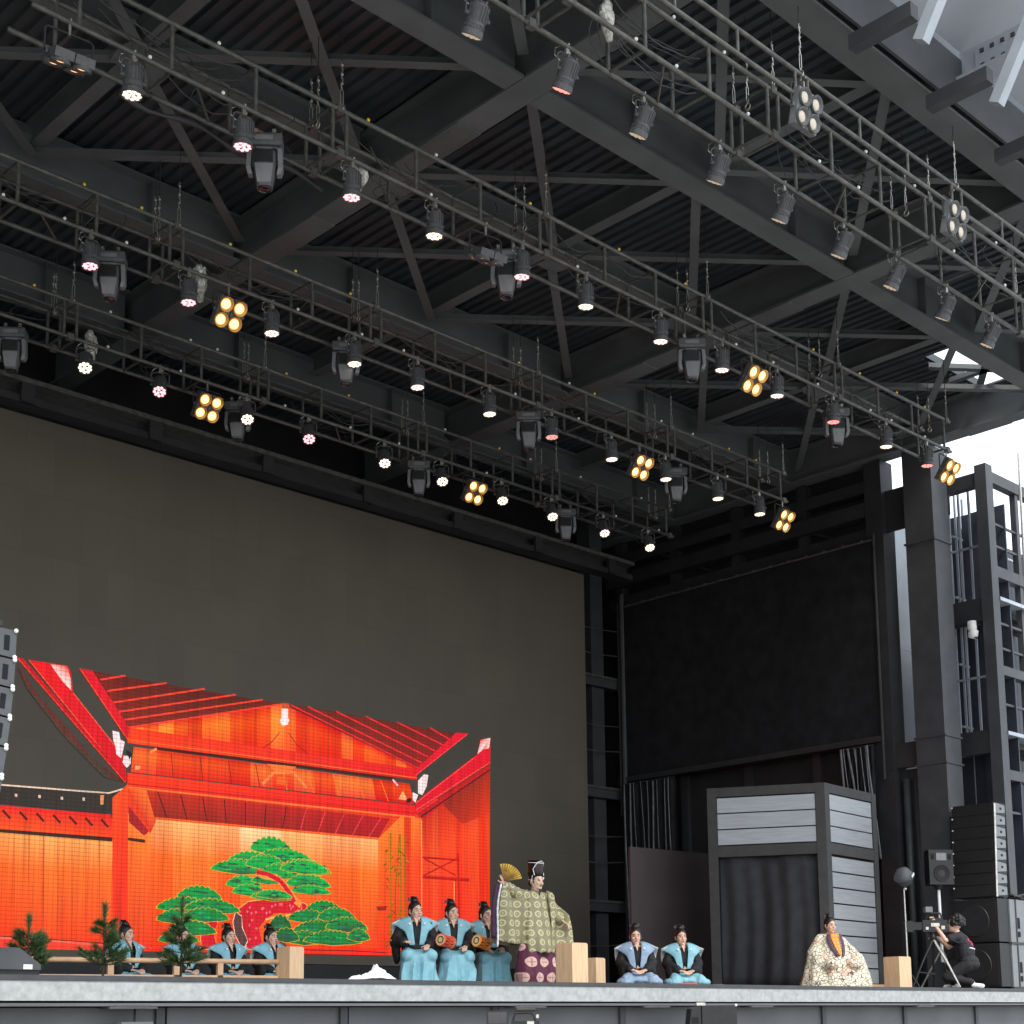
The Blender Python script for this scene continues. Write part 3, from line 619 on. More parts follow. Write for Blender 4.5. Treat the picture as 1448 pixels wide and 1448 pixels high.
# ---------------------------------------------------------------- moving heads
def moving_head(x,y,label):
    r=thing('moving_head',label,'stage light',(x,y,9.5),-.7,'moving heads hung under the trusses')
    mb=MB(); mb.loft([[(-.2*s,-.13*s,z),(.2*s,-.13*s,z),(.2*s,.13*s,z),(-.2*s,.13*s,z)] for s,z in((.9,-.06),(1,-.08),(1,-.17),(.85,-.2))]); obj('base',mb,M['lampbody'],r)
    for s in(-1,1): obj('omega_clamp',MB().bx(s*.10-.02,s*.10+.02,-.03,.03,-.06,.04),M['zinc'],r)
    obj('display_panel',MB().bx(-.1,.1,-.136,-.131,-.155,-.10),M['greyplastic'],r)
    yk=MB()
    for s in(-1,1): yk.loft([[(s*(.135+o),-w,z),(s*(.185+o*1.0),-w,z),(s*(.185+o),w,z),(s*(.135+o),w,z)] for o,w,z in((-.10,.07,-.20),(.01,.075,-.225),(.02,.07,-.45),(.0,.045,-.52))])
    yk.bx(-.09,.09,-.07,.07,-.225,-.195); obj('yoke',yk,M['greyplastic'],r)
    hd=MB()
    def rr(w,d,z,n=16): return [(w*abs(math.cos(a))**.6*(1 if math.cos(a)>0 else -1),d*abs(math.sin(a))**.6*(1 if math.sin(a)>0 else -1),z) for a in [2*PI*k/n for k in range(n)]]
    hd.loft([rr(.09,.08,-.235),rr(.128,.11,-.26),rr(.132,.115,-.40),rr(.128,.115,-.45),rr(.112,.10,-.54),rr(.088,.085,-.66),rr(.086,.083,-.675)]); obj('head_shell',hd,M['lampbody'],r)
    obj('front_cover',MB().loft([[(-.105,-.118,-.43),(.105,-.118,-.43),(.09,-.105,-.43),(-.09,-.105,-.43)],[(-.075,-.092,-.645),(.075,-.092,-.645),(.06,-.075,-.645),(-.06,-.075,-.645)]]),M['greyplastic'],r)
    obj('vent_panel',MB().bx(-.098,.098,-.123,-.112,-.41,-.265),M['spk'],r)
    obj('lens',MB().lathe([(.001,-.672),(.07,-.672),(.076,-.684),(.07,-.69),(.06,-.68),(.001,-.69)],18),M['glassdark'],r)
    return r
mh0=None
for tn,y,L in(('second',13.2,(9.0,12.78,16.58,20.33)),('third',16.75,(9.04,12.9,16.7,20.47)),('rear',19.65,(9.1,12.95,16.79,20.58))):
    for i,x in enumerate(L):
        lab='%s moving head from the left on the %s'%(ORD[i],TNAME[tn])
        if not mh0: mh0=moving_head(x,y,lab)
        else: dup(mh0,lab,(x,y,9.5),(0,0,-.7+random.uniform(-.1,.1)))
# plastic-wrapped connection boxes
def crumple(x,y,z,s,label,sd):
    mb=MB(); mb.ell((0,0,0),(s,s*.6,s*1.25),18,13)
    mb.v=[tuple(Vector(v)*(1+.42*noise.noise(Vector(v)*9+Vector((sd,0,0)))+.2*noise.noise(Vector(v)*23))) for v in mb.v]
    r=thing('wrapped_box',label,'wrapped box',(x,y,z),random.uniform(0,3),'plastic-wrapped boxes on the trusses'); obj('plastic_wrap',mb,M['plastic'],r)
    obj('tied_end',MB().capsule((0,0,-s*.9),s*.5,(s*.7,0,-s*1.5),s*.3),M['plastic'],r); return r
crumple(10.7,9.5,9.85,.13,'plastic-wrapped box on the front truss at the top of the picture',1); crumple(10.22,13.1,9.42,.15,'plastic-wrapped box behind a pink par light on the second truss',2)
crumple(10.35,16.7,9.55,.16,'plastic-wrapped box at the left of the third truss beside a yellow blinder',3); crumple(10.30,19.6,9.6,.15,'plastic-wrapped box above a warm par light on the rearmost truss',4)
tag(obj('rolled_cloth',MB().tube([(7.3+.18*i,13.47,9.36-.05*math.sin(i*.9)) for i in range(16)],[.03+.012*math.sin(i*1.7) for i in range(16)],9),M['steel'],smooth=True),'grey cloth roll tied under the left end of the second truss','cloth roll')
tag(obj('junction_box',MB().bx(8.85,9.35,13.4,13.62,9.52,9.66),M['orangebox']),'rust orange junction box behind a moving head on the second truss','box')
# ---------------------------------------------------------------- right side wall: columns, girders, black screen
def boxthing(name,label,cat,args,m,group=None): return tag(obj(name,MB().bx(*args),M[m]),label,cat,group)
rc=thing('steel_column','broad dark steel box column beside the right tower, pale zinc gap on its left','column',(26.1,14.8,0))
obj('shaft',MB().bx(0,.6,0,.64,-.0,10.88),M['steel_lit'],rc)
for z in(4.38,4.92,8.9): obj('collar_plate',MB().bx(-.03,.63,-.03,.67,z,z+.035),M['steel_lit'],rc)
rc2=thing('steel_column','slimmer dark steel column at the right end of the black side screen','column',(26.1,15.95,0))
obj('shaft',MB().bx(0,.45,0,.40,0,10.88),M['steel'],rc2)
obj('collar_plate',MB().bx(-.02,.47,-.02,.42,4.38,4.41),M['steel'],rc2)
tp=thing('wall_panel','dark steel panels closing the bay between the two right columns','panel',(26.25,15.44,0))
obj('upper_panel',MB().bx(0,.05,0,.51,9.34,10.22),M['steel'],tp); obj('band_panel',MB().bx(-.06,.05,0,.51,4.42,4.92),M['steel'],tp); obj('lower_panel',MB().bx(.12,.17,0,.51,0,4.4),M['steel'],tp)
for y in(.12,.36): obj('conduit_pipe',MB().tube([(.03,y,0),(.03,y,4.2)],.075,10),M['steel_lit'],tp,smooth=True)
M['zincpale']=mat('pale_zinc',(.20,.225,.25),.4,.2,.1,2); M['navy']=mat('navy_cladding',(.030,.034,.048),.5,0,.2,3)
zp=thing('zinc_cladding','pale zinc cladding standing in daylight behind the gap between two columns','cladding',(27.6,17.4,0))
for i in range(5):
    for k,(z0,z1) in enumerate(((3.0,7.6),(7.61,11.0))): obj('cladding_sheet',MB().bx(i*.62+.004,i*.62+.616,0,.03,z0,z1),M['zincpale'],zp)
sw=thing('side_wall','dark steel framed side wall above and behind the black side screen','wall',(26.1,0,0))
obj('backing',MB().bx(.40,.47,16.36,24.3,0,11.69),M['blackwall'],sw)
for z0,z1,dx in((9.28,9.52,.12),(9.75,10.05,.0),(10.3,10.55,.1),(5.0,5.25,.25)): obj('girder',MB().bx(dx,dx+.28,16.36,23.6,z0,z1),M['steel'],sw)
for y in(17.9,19.7,21.5,23.2): obj('post',MB().bx(.14,.38,y,y+.22,9.5,10.88),M['steel'],sw); obj('post',MB().bx(.3,.5,y,y+.2,0,5.0),M['steel'],sw)
for y in(17.2,20.4): 
    obj('knee_brace',MB().tube([(.2,y,9.5),(.2,y+1.6,10.3)],.03,6),M['steel'],sw)
ss=thing('side_screen','large black fabric screen stretched on the right side wall','screen',(26.05,0,0))
def sf(u,v): return (-.02+.010*math.sin(u*21)+.012*math.sin(v*5+u*7),16.2+6.85*u,5.10+4.06*v)
obj('screen_cloth',MB().sheet(sf,40,10,.012),M['black'],ss)
obj('top_batten',MB().tube([(-.03,16.15,9.19),(-.03,23.1,9.19)],.022,8),M['truss'],ss)
obj('bottom_batten',MB().bx(-.06,.02,16.15,23.1,4.98,5.10),M['steel'],ss)
obj('edge_pipe',MB().tube([(-.05,16.12,4.2),(-.05,16.12,9.3)],.03,8),M['steel'],ss); obj('edge_pipe',MB().tube([(-.05,23.16,4.2),(-.05,23.16,9.3)],.03,8),M['steel'],ss)
tm=MB().box((0,0,0),(.05,.05,.05)).mesh('batten_tie',M['truss'])
for i in range(15): obj('batten_tie',tm,parent=ss,loc=(-.04,16.4+i*.46,9.20))
M['strip']=mat('pale_hanging_strip',(.20,.21,.22),.55,0,.3,9)
def strips(label,y0,y1,z0,z1,n,x,lean):
    t=thing('strip_curtain',label,'curtain',(x,0,0)); rnd=random.Random(n)
    obj('curtain_rail',MB().tube([(0,y0,z1),(0,y1,z1)],.02,6),M['steel'],t); obj('dark_cloth',MB().sheet(lambda u,v:(.06+.04*math.sin(u*n*6),y0+(y1-y0)*u,z0+(z1-z0)*v),n*6,4,.008),M['black'],t)
    for k in range(n):
        y=y0+(y1-y0)*(k+.5)/n+rnd.uniform(-.03,.03); w=rnd.choice((.018,.022,.03,.05))
        obj('strip',MB().sheet(lambda u,v:(-.03+.03*math.sin(v*5+k),y+lean*(v-.5)+w*(u-.5)+.03*math.sin(v*3+k*2),z0+(z1-z0)*v),2,10,.006),M['strip'],t,smooth=True)
strips('narrow curtain of pale strips hanging left under the black side screen',21.45,22.95,1.0,4.9,9,25.85,.06)
strips('narrow curtain of pale strips hanging right under the black side screen, above the little house',16.25,16.95,2.6,4.9,8,25.85,.18)
# open steel bay between the screen and the side wall
bt=thing('corner_tower','dark open steel bay with cross beams between the big screen and the side wall','tower',(0,23.3,0))
obj('column',MB().bx(25.31,25.73,.1,.5,0,11.6),M['steel_lit'],bt)
for z in(7.22,4.59,1.95): obj('cross_beam',MB().bx(24.1,26.3,-.05,.25,z,z+.24),M['steel_lit'],bt); obj('beam_lip',MB().bx(24.1,26.3,-.09,-.05,z+.2,z+.26),M['truss'],bt)
obj('corner_pipe',MB().tube([(26.02,-.25,0),(26.02,-.25,9.5)],.06,8),M['steel_lit'],bt)
for z in(8.0,8.6,6.3,5.7,3.7,3.1,1.2): obj('rail_wire',MB().tube([(24.2+.42*i,-.12,z-.05*math.sin(i*.8)) for i in range(6)],.013,5),M['truss'],bt)
# ---------------------------------------------------------------- scaffold-like stair tower on the far right
st=thing('stair_tower','grey steel stair tower with railings at the right edge under the sky','tower',(27.2,14.2,.02)); st.scale=(1.042,)*3
obj('corner_post',MB().bx(0,.26,0,.24,-.05,10.15),M['steel_lit'],st); obj('rear_post',MB().bx(3.2,3.46,0,.24,0,10.1),M['steel_lit'],st); obj('rear_post',MB().bx(3.2,3.46,2.2,2.44,0,10.1),M['steel_lit'],st)
for z0,z1 in((9.83,10.05),(7.92,8.14),(5.98,6.16),(3.94,4.13)): obj('front_beam',MB().bx(.262,3.2,.03,.2,z0,z1),M['steel_lit'],st)
for z0,z1 in((9.75,10.02),(7.05,7.5),(4.46,4.91)): obj('side_beam',MB().bx(.03,.23,.242,1.16,z0,z1),M['steel'],st)
for z in(7.46,4.82):
    p=obj('landing',MB().bx(.262,3.3,-.02,1.2,z-.02,z+.05),M['sheetmetal'],st)
    mb=MB()
    for k in range(4): mb.bx(.4,3.1,.3+k*.2,.36+k*.2,z-.14,z-.06)
    obj('landing_joists',mb,M['steel'],st)
bar=MB().bx(-.02,.02,-.02,.02,0,2.35).mesh('baluster',M['sheetmetal'])
for z in(7.52,4.9):
    for k in range(4): obj('baluster',bar,parent=st,loc=(.34,.36+.22*k,z))
    for k in range(3): obj('baluster',bar,parent=st,loc=(.55+.3*k,1.0,z))
    for zz in(1.1,2.35): obj('handrail',MB().bx(.32,.36,.26,1.18,z+zz,z+zz+.04),M['sheetmetal'],st); obj('handrail',MB().bx(.4,3.1,.98,1.02,z+zz-.9,z+zz-.86),M['sheetmetal'],st)
for i in range(18): obj('rear_rib_panel',MB().bx(.80+i*.27,1.06+i*.27,1.25,1.29+.03*(i%2),0,9.4),M['navy'],st)
for z in(8.55,9.0,6.5,7.0,5.4,3.3): obj('guard_rail',MB().bx(.262,3.2,.08,.12,z,z+.045),M['steel_lit'],st)
for x in(1.25,2.2): obj('mid_post',MB().bx(x,x+.12,.06,.18,4.9,9.82),M['steel_lit'],st)
for i in range(5): obj('side_rib_panel',MB().bx(.75+.03*(i%2),.79,.05+i*.24,.28+i*.24,0,9.5),M['navy'],st)
g=obj('gusset_plate',MB().bx(.0,.02,.80,1.16,9.3,9.72),M['steel_lit'],st)
mb=MB()
for a in range(4):
    for c in range(3): mb.box((-.005,.88+a*.07,9.42+c*.1),(.03,.03,.03))
obj('bolt_group',mb,M['black'],st)
for z in(7.15,4.56):
    mb=MB()
    for c in range(5): mb.box((.02,1.08,z+.04+c*.07),(.04,.03,.03))
    obj('bolt_row',mb,M['truss'],st)
tag(obj('scaffold_pole',MB().tube([(28.3,14.05,7.9),(28.35,14.05,11.05)],.028,8),M['zinc']),'thin upright scaffold pole standing against the sky at the right edge','pole')
pc=thing('dome_camera','white dome camera under the upper landing of the stair tower','camera',(27.11,14.64,6.98)); pc.scale=(.85,)*3
obj('bracket',MB().bx(.0,.34,-.03,.03,.40,.46),M['steel'],pc); obj('housing',MB().lathe([(.02,.46),(.10,.44),(.11,.26),(.09,.22)],14),M['white'],pc,smooth=True); obj('head',MB(Matrix.Translation((0,-.02,.13))@Matrix.Rotation(.35,4,'X')).lathe([(.02,.12),(.10,.1),(.115,0),(.10,-.10),(.07,-.11),(.0,-.10)],14),M['white'],pc,smooth=True)
obj('lens',MB(Matrix.Translation((0,-.05,.04))@Matrix.Rotation(.35,4,'X')).lathe([(.001,-.02),(.07,-.025),(.065,.02),(.001,.02)],12),M['glassdark'],pc)
# ---------------------------------------------------------------- little house set on stage
HC=Vector((22.66,15.30,0)); DA=Vector((-.488,.873,0)); DB=Vector((.995,.10,0)); LA=2.13; LB=2.0; HH=3.70
hs=thing('stage_house','little black-framed stage house with silver boards and a black curtain door','set house',HC)
NA=Vector((.873,.488,0)); NB=Vector((-.10,.995,0))     # inward normals of the two shown faces
def hbox(name,face,u0,u1,d0,d1,z0,z1,m):
    D,N=(DA,NA) if face=='a' else (DB,NB)
    vs=[D*u+N*d+Vector((0,0,z)) for z in(z0,z1) for u,d in((u0,d0),(u1,d0),(u1,d1),(u0,d1))]
    if face=='a': vs=[vs[i] for i in(1,0,3,2,5,4,7,6)]
    return obj(name,MB().add(vs,[(3,2,1,0),(4,5,6,7),(0,1,5,4),(1,2,6,5),(2,3,7,6),(3,0,4,7)]),M[m],hs)
obj('corner_post',MB().prism([(DA.x*.17,DA.y*.17),(0,0),(DB.x*.17,DB.y*.17),(DB.x*.17-.02,.2),(DA.x*.17+.12,DA.y*.17+.06)],lambda u,v,d:(u,v,d),0,HH),M['frame'],hs)
hbox('post','a',LA-.17,LA,0,.16,0,HH,'frame'); hbox('post','b',LB-.17,LB,0,.16,0,HH,'frame')
for z0,z1 in((HH-.17,HH-.001),(2.42,2.62)): hbox('rail','a',.172,LA-.172,.003,.15,z0,z1,'frame'); hbox('rail','b',.172,LB-.172,.003,.15,z0,z1,'frame')
c2=DA*LA; c3=DA*LA+DB*LB; c4=DB*LB
obj('roof_board',MB().prism([(.03,.05),(c4.x-.05,c4.y+.05),(c3.x-.05,c3.y-.05),(c2.x+.03,c2.y-.05)],lambda u,v,d:(u,v,d),HH-.14,HH-.05),M['frame'],hs)
obj('rear_wall',MB().prism([(c2.x+.1,c2.y-.02),(c3.x-.02,c3.y-.02),(c3.x-.02,c3.y-.08),(c2.x+.1,c2.y-.08)],lambda u,v,d:(u,v,d),0,HH-.15),M['frame'],hs)
hbox('dark_lining','a',.175,LA-.175,.10,.12,2.62,HH-.18,'ledblack'); hbox('dark_lining','b',.175,LB-.175,.10,.12,.1,HH-.18,'ledblack')
for k in range(3):
    z=2.645+k*.295
    hbox('silver_board','a',.18,LA-.18,.02,.06,z,z+.272,'panelgrey'); hbox('silver_board','b',.18,LB-.18,.02,.06,z,z+.272,'panelgrey')
for k in range(8):
    z=.12+k*.285
    hbox('silver_board','b',.18,LB-.18,.02,.06,z,z+.258,'panelgrey')
def cf(u,v):
    a=1-v; p=DA*(.18+(LA-.36)*u)+NA*(.09+.03*math.sin(u*34+1.5*math.sin(v*3))*(.4+.6*a)+.03*math.sin(u*11+v*2)); return (p.x,p.y,.03+2.40*v)
M['doorcloth']=mat('black_door_cloth',(.022,.022,.025),.75,0,.25,5,.25,30)
obj('door_curtain',MB().sheet(cf,70,10,.008),M['doorcloth'],hs,smooth=True)
hbox('sill','b',.18,LB+.3,-.10,.0,.0,.10,'wood'); hbox('sill_block','a',LA-.2,LA+.0,-.10,-.002,.0,.12,'wood')
bp=thing('brown_panel','tall brown-black flat panel standing behind the two kneeling men','panel',(20.98,18.5,0),math.atan2(-.15,2.15))
obj('board',MB().bx(0,2.25,0,.05,.02,2.70),M['brown'],bp); obj('foot',MB().bx(.1,.2,-.02,.6,0,.019).bx(2.0,2.1,-.02,.6,0,.019),M['frame'],bp); obj('rear_strut',MB().tube([(1.1,.06,1.9),(1.1,.6,.02)],.02,6),M['frame'],bp)
# ---------------------------------------------------------------- wooden corner posts and railing
def woodblock(label,x,y,w,d,h,rz): 
    t=thing('wooden_post',label,'wooden post',(x,y,0),rz); obj('shaft',MB().bx(-w/2,w/2,-d/2,d/2,0,h-.012),M['wood'],t); obj('end_grain_top',MB().bx(-w/2+.008,w/2-.008,-d/2+.008,d/2-.008,h-.012,h),M['woodrail'],t); return t
woodblock('pale square wooden post in front of the masked dancer',14.91,14.25,.31,.31,.55,.0)
woodblock('short pale wooden post behind the square post, beside the masked dancer',16.12,14.95,.22,.22,.40,.1)
woodblock('pale wooden post at the right, before the tall steel column',23.10,14.25,.33,.33,.54,-.1)
woodblock('pale wooden end post of the low railing among the seated singers',11.2,15.6,.24,.24,.46,.12)
rl=thing('low_railing','low pale wooden railing in front of the seated singers on the left','railing',(0,0,0))
A_=Vector((7.3,16.55,0)); B_=Vector((11.05,15.66,0)); dr=(B_-A_).normalized(); RL=(B_-A_).length
rl.location=A_; rl.rotation_euler=(0,0,math.atan2(dr.y,dr.x))
obj('top_rail',MB().tube([(0,0,.27),(RL,0,.27)],.032,10),M['woodrail'],rl,smooth=True); obj('bottom_rail',MB().bx(0,RL,-.03,.03,.02,.10),M['woodrail'],rl)
pmx=MB().bx(-.035,.035,-.03,.03,0,.245).mesh('baluster_post',M['woodrail'])
for x in(.55,1.75,2.55,3.1): obj('baluster_post',pmx,parent=rl,loc=(x,0,0))
# ---------------------------------------------------------------- young pines along the edge
def pine(label,x,y,h,sd,w):
    rnd=random.Random(sd); t=thing('pine_sapling',label,'pine tree',(x,y,0),0,'young pines along the stage edge')
    mb=MB(); mb.tube([(0,0,0),(.006,0,h*.4),(0,.006,h*.75),(.003,0,h)],[.016,.013,.009,.003],6)
    br=[]
    for k in range(40):
        z=h*(.16+.60*rnd.random()**1.3); a=rnd.uniform(0,2*PI); L=w*(1.05-z/h)*rnd.uniform(.6,1.05); up=rnd.uniform(.1,.55)
        p0=Vector((0,0,z)); p1=p0+Vector((math.cos(a)*L*.6,math.sin(a)*L*.6,L*up*.3)); p2=p0+Vector((math.cos(a)*L,math.sin(a)*L,L*up*.85))
        mb.tube([p0,p1,p2],[.006,.004,.002],4); br.append((p0,p1,p2))
    br.append((Vector((0,0,h*.55)),Vector((0,0,h*.8)),Vector((.003,0,h))))
    br.append((Vector((0,0,h*.7)),Vector((0,0,h*.9)),Vector((.003,0,h*1.02))))
    obj('trunk',mb,M['bark'],t)
    nb=MB()
    for p0,p1,p2 in br:
        for k in range(120):
            u=.25+.78*rnd.random(); p=p0.lerp(p1,min(1,u*2)) if u<.5 else p1.lerp(p2,min(1,(u-.5)*2)); ax=(p2-p1).normalized()
            d=(ax*1.1+Vector((rnd.gauss(0,.55),rnd.gauss(0,.55),rnd.gauss(.15,.5)))).normalized(); L=rnd.uniform(.06,.12); s=d.cross(Vector((rnd.random(),rnd.random(),rnd.random()))).normalized()*.0026
            nb.add([p-s,p+s,p+d*L],[(0,1,2)])
    n=obj('needles',nb,M['needle'],t); n['kind']='stuff'
    return t
pine('leftmost young pine at the stage edge beside the black wedge monitor',7.05,14.3,.57,3,.33); pine('middle young pine in front of the leftmost seated singer',7.89,14.3,.73,5,.34); pine('rightmost of three young pines, in front of the painted tree picture',8.82,14.3,.84,8,.34)
# stage wedge, white cloth
wd=thing('wedge_monitor','grey floor wedge monitor at the left edge of the stage','monitor speaker',(6.62,13.98,.0),.15)
obj('cabinet',MB().prism([(-.35,.05),(.30,.05),(.30,.10),(.05,.26),(-.35,.26)],lambda u,v,d:(u,d,v),-.22,.22),M['steel_lit'],wd); obj('grille',MB().prism([(.27,.125),(.06,.258),(.065,.266),(.28,.133)],lambda u,v,d:(u,d,v),-.18,.18),M['spkgrille'],wd); obj('skid',MB().bx(-.34,.30,-.2,-.16,.0,.05).bx(-.34,.30,.16,.2,0,.05),M['spk'],wd); obj('label_plate',MB().bx(.10,.2,-.224,-.2205,.055,.10),M['white'],wd)
mb=MB()
def clf(u,v):
    x=(u-.5)*.55; y=(v-.5)*.36; pk=math.exp(-((x-.06)/.10)**2-((y)/.12)**2)
    return (x,y,.012+.17*pk*(.75+.6*noise.noise(Vector((x*16,y*16,3))))+.05*(noise.noise(Vector((x*12,y*12,1)))+.55+.6*noise.noise(Vector((x*31,y*31,4))))*max(0,1-(2*abs(u-.5))**6)*max(0,1-(2*abs(v-.5))**6))
tag(obj('white_cloth',mb.sheet(clf,34,24,.008),M['whitecloth'],loc=(11.28,14.05,0),rz=-.75,smooth=True),'crumpled white cloth lying at the stage edge before the drummers','cloth')
# ---------------------------------------------------------------- left hanging line array
M['arraygrey']=mat('array_side_grey',(.075,.08,.086),.5,0,.12,6,.1,120)
la=thing('line_array','hanging line array of grey loudspeakers cut off by the left edge','loudspeaker',(5.90,13.09,0),.12)
zc=2.98; ang=0; xo=0
for k in range(8):
    ang=.02+.028*k
    Mx=Matrix.Translation((xo,0,zc))@Matrix.Rotation(ang,4,'Y')
    c=obj('cabinet',MB(Mx).prism([(-.5,-.115),(.155,-.130),(.155,.130),(-.5,.115)],lambda u,v,d:(u,d,v),-.30,.30),M['arraygrey'],la)
    obj('handle_recess',MB(Mx).bx(.03,.085,-.304,-.299,-.07,.07),M['black'],c); 
    [obj('rigging_pin',MB(Mx).ell((.14,-.31,q_),(.022,.02,.022),8,5),M['white'],c) for q_ in(.125,-.125)]
    xo-=.27*math.sin(ang)*1.0; zc-=.272
obj('flying_frame',MB().bx(-.48,.02,-.28,.28,3.13,3.18).tube([(-.40,0,3.18),(-.40,0,11.2)],.012,6),M['steel'],la)
# ---------------------------------------------------------------- right speaker stack
ra=thing('line_array','stack of black line-array loudspeakers standing on subwoofers at the right','loudspeaker',(25.87,13.80,1.70),0)
for k in range(8):
    c=obj('cabinet',MB().bx(0,.44,0,.86,0,.218),M['spk'],ra); c.location=(.012*k,0,.01+k*.222)
    obj('grille',MB().bx(-.012,-.001,.03,.83,.012,.206),M['spkgrille'],c)
    obj('side_plate',MB().prism([(.06,.012),(.40,.04),(.40,.18),(.06,.208)],lambda u,v,d:(u,d,v),-.022,-.001),M['spkgrey'],c); obj('side_port',MB().bx(.20,.27,-.026,-.0225,.09,.13),M['black'],c)
    obj('corner_pin',MB().ell((-.012,.845,.19),(.02,.02,.014),7,5),M['white'],c)
obj('edge_trim',MB().tube([(.02+.012*i,-.012,.22*i) for i in range(9)],.020,6),M['zinc'],ra)
def subw(label,z):
    t=thing('subwoofer',label,'loudspeaker',(25.90,13.80,z),0); obj('cabinet',MB().bx(0,.40,0,.95,0,.80),M['spk'],t)
    obj('grille',MB().bx(-.014,-.001,.04,.91,.04,.76),M['spkgrille'],t)
    obj('cone',MB(Matrix.Translation((-.0145,.47,.40))@Matrix.Rotation(-PI/2,4,'Y')).lathe([(.30,0),(.29,.012),(.10,.004),(.001,.006)],22),M['spk'],t)
subw('upper black subwoofer behind the cameraman',.87); subw('lower black subwoofer on the floor behind the cameraman',.04)
for z0,lab in((.87,'upper grey flight-cased subwoofer at the right edge'),(.04,'lower grey flight-cased subwoofer at the right edge')):
    t=thing('subwoofer',lab,'loudspeaker',(26.32,13.78,z0),0)
    obj('cabinet',MB().bx(0,.95,0,.7,0,.80),M['spkgrey'],t)
    for x in(.22,.62):
        obj('strap',MB().bx(x-.02,x+.02,-.012,-.001,0,.80),M['spk'],t); obj('handle',MB().bx(x+.05,x+.13,-.01,-.001,.26,.46),M['black'],t); obj('latch',MB().bx(x+.05,x+.13,-.012,-.001,.10,.20),M['black'],t)
    obj('base_batten',MB().bx(-.02,.97,-.02,.05,-.038,-.002),M['frame'],t)
tag(obj('cable_heap',MB().tube([(26.45+.7*abs(math.sin(i*.7)),13.95+.1*math.sin(i*1.9),1.70+.10*abs(math.sin(i*1.3))) for i in range(26)],.018,6),M['cable'],smooth=True),'heap of dark cable lying on the grey subwoofers','cables')
# loudspeaker on pole stand, reflector dish on stand
ls=thing('pole_loudspeaker','black two-way loudspeaker on a white pole stand behind the camera','loudspeaker',(25.22,14.60,0),-.6)
obj('cabinet',MB().prism([(-.24,-.16),(.24,-.16),(.18,.18),(-.18,.18)],lambda u,v,d:(u,v,d),1.93,2.58),M['spk'],ls); obj('woofer',MB(Matrix.Translation((0,-.163,2.14))@Matrix.Rotation(PI/2,4,'X')).lathe([(.001,-.01),(.06,-.004),(.14,.006),(.155,.012),(.155,-.01)],20),M['spkgrille'],ls); obj('horn',MB().bx(-.10,.10,-.172,-.161,2.38,2.52),M['greyplastic'],ls); obj('port',MB().bx(-.2,-.14,-.166,-.161,2.4,2.5).bx(.14,.2,-.166,-.161,2.4,2.5),M['black'],ls)
obj('pole',MB().tube([(0,0,.5),(0,0,1.93)],.028,10),M['white'],ls); obj('top_cup',MB().lathe([(.05,1.84),(.09,1.93),(.03,1.93)],12),M['spk'],ls)
for k in range(3):
    a=2*PI*k/3+.4; obj('leg',MB().tube([(0,0,.75),(.42*math.cos(a),.42*math.sin(a),.02)],.017,7),M['zinc'],ls)
ds=thing('reflector_lamp','grey parabolic lamp head on a thin stand beside the right column','lamp',(24.05,14.62,0),.2)
obj('stand_pole',MB().tube([(0,0,.02),(0,0,1.2),(-.01,0,1.80)],[.016,.014,.011],8),M['zinc'],ds)
for k in range(3):
    a=2*PI*k/3; obj('leg',MB().tube([(0,0,.35),(.3*math.cos(a),.3*math.sin(a),.02)],.011,6),M['steel'],ds)
Mx=Matrix.Translation((-.03,-.02,2.0))@Matrix.Rotation(-.5,4,'Y')
obj('reflector',MB(Mx).lathe([(.03,.20),(.10,.17),(.17,.06),(.185,.0),(.17,-.02),(.10,-.12),(.03,-.18)],18),M['arraygrey'],ds,smooth=True); obj('painted_glint',MB(Mx).bx(-.09,.05,-.186,-.176,.03,.07),M['white'],ds); obj('knob',MB().ell((0,-.02,1.8),(.03,.03,.03),8,6),M['zinc'],ds)  # small white plate paints a glint on the reflector
# video camera on tripod (right)
tc=thing('tripod_camera','black video camera on a tripod worked by the cameraman','video camera',(24.47,14.33,0),.0)
for k,a in enumerate((2.6,4.9,.6)):
    obj('leg',MB().tube([(0,0,.90),(.22*math.cos(a),.22*math.sin(a),.5),(.45*math.cos(a),.45*math.sin(a),.02)],[.026,.02,.014],7),M['spk'] if k!=1 else M['zinc'],tc)
obj('spreader',MB().tube([(.33*math.cos(2.6),.33*math.sin(2.6),.3),(0,0,.26),(.33*math.cos(.6),.33*math.sin(.6),.3)],.012,6),M['steel'],tc)
obj('fluid_head',MB().lathe([(.05,.88),(.065,.92),(.05,.99),(.06,1.02)],12),M['spk'],tc)
Mx=Matrix.Translation((0,0,1.02))@Matrix.Rotation(R(-44),4,'Z')@Matrix.Scale(1.25,4)
obj('camera_body',MB(Mx).bx(-.16,.20,-.07,.07,0,.17).bx(-.05,.14,-.05,.05,.17,.20),M['spk'],tc); obj('lens_hood',MB(Mx).bx(-.40,-.30,-.085,.085,.0,.16).bx(-.30,-.16,-.055,.055,.03,.14),M['spk'],tc); obj('lens_glass',MB(Mx).bx(-.404,-.401,-.06,.06,.03,.13),M['glassdark'],tc)
obj('top_handle',MB(Mx).tube([(-.10,0,.2),(-.08,0,.27),(.12,0,.27),(.14,0,.2)],.016,7),M['spk'],tc); obj('viewfinder',MB(Mx).bx(-.12,-.02,-.12,.02,.28,.36),M['greyplastic'],tc); obj('side_dials',MB(Mx).box((.02,-.075,.10),(.12,.01,.05)).box((.13,-.075,.06),(.05,.012,.05)).box((-.1,-.075,.05),(.04,.01,.04)),M['zinc'],tc); obj('pan_bar',MB(Mx).tube([(.05,-.05,-.02),(.30,-.16,-.16),(.42,-.2,-.18)],.011,6),M['spk'],tc)
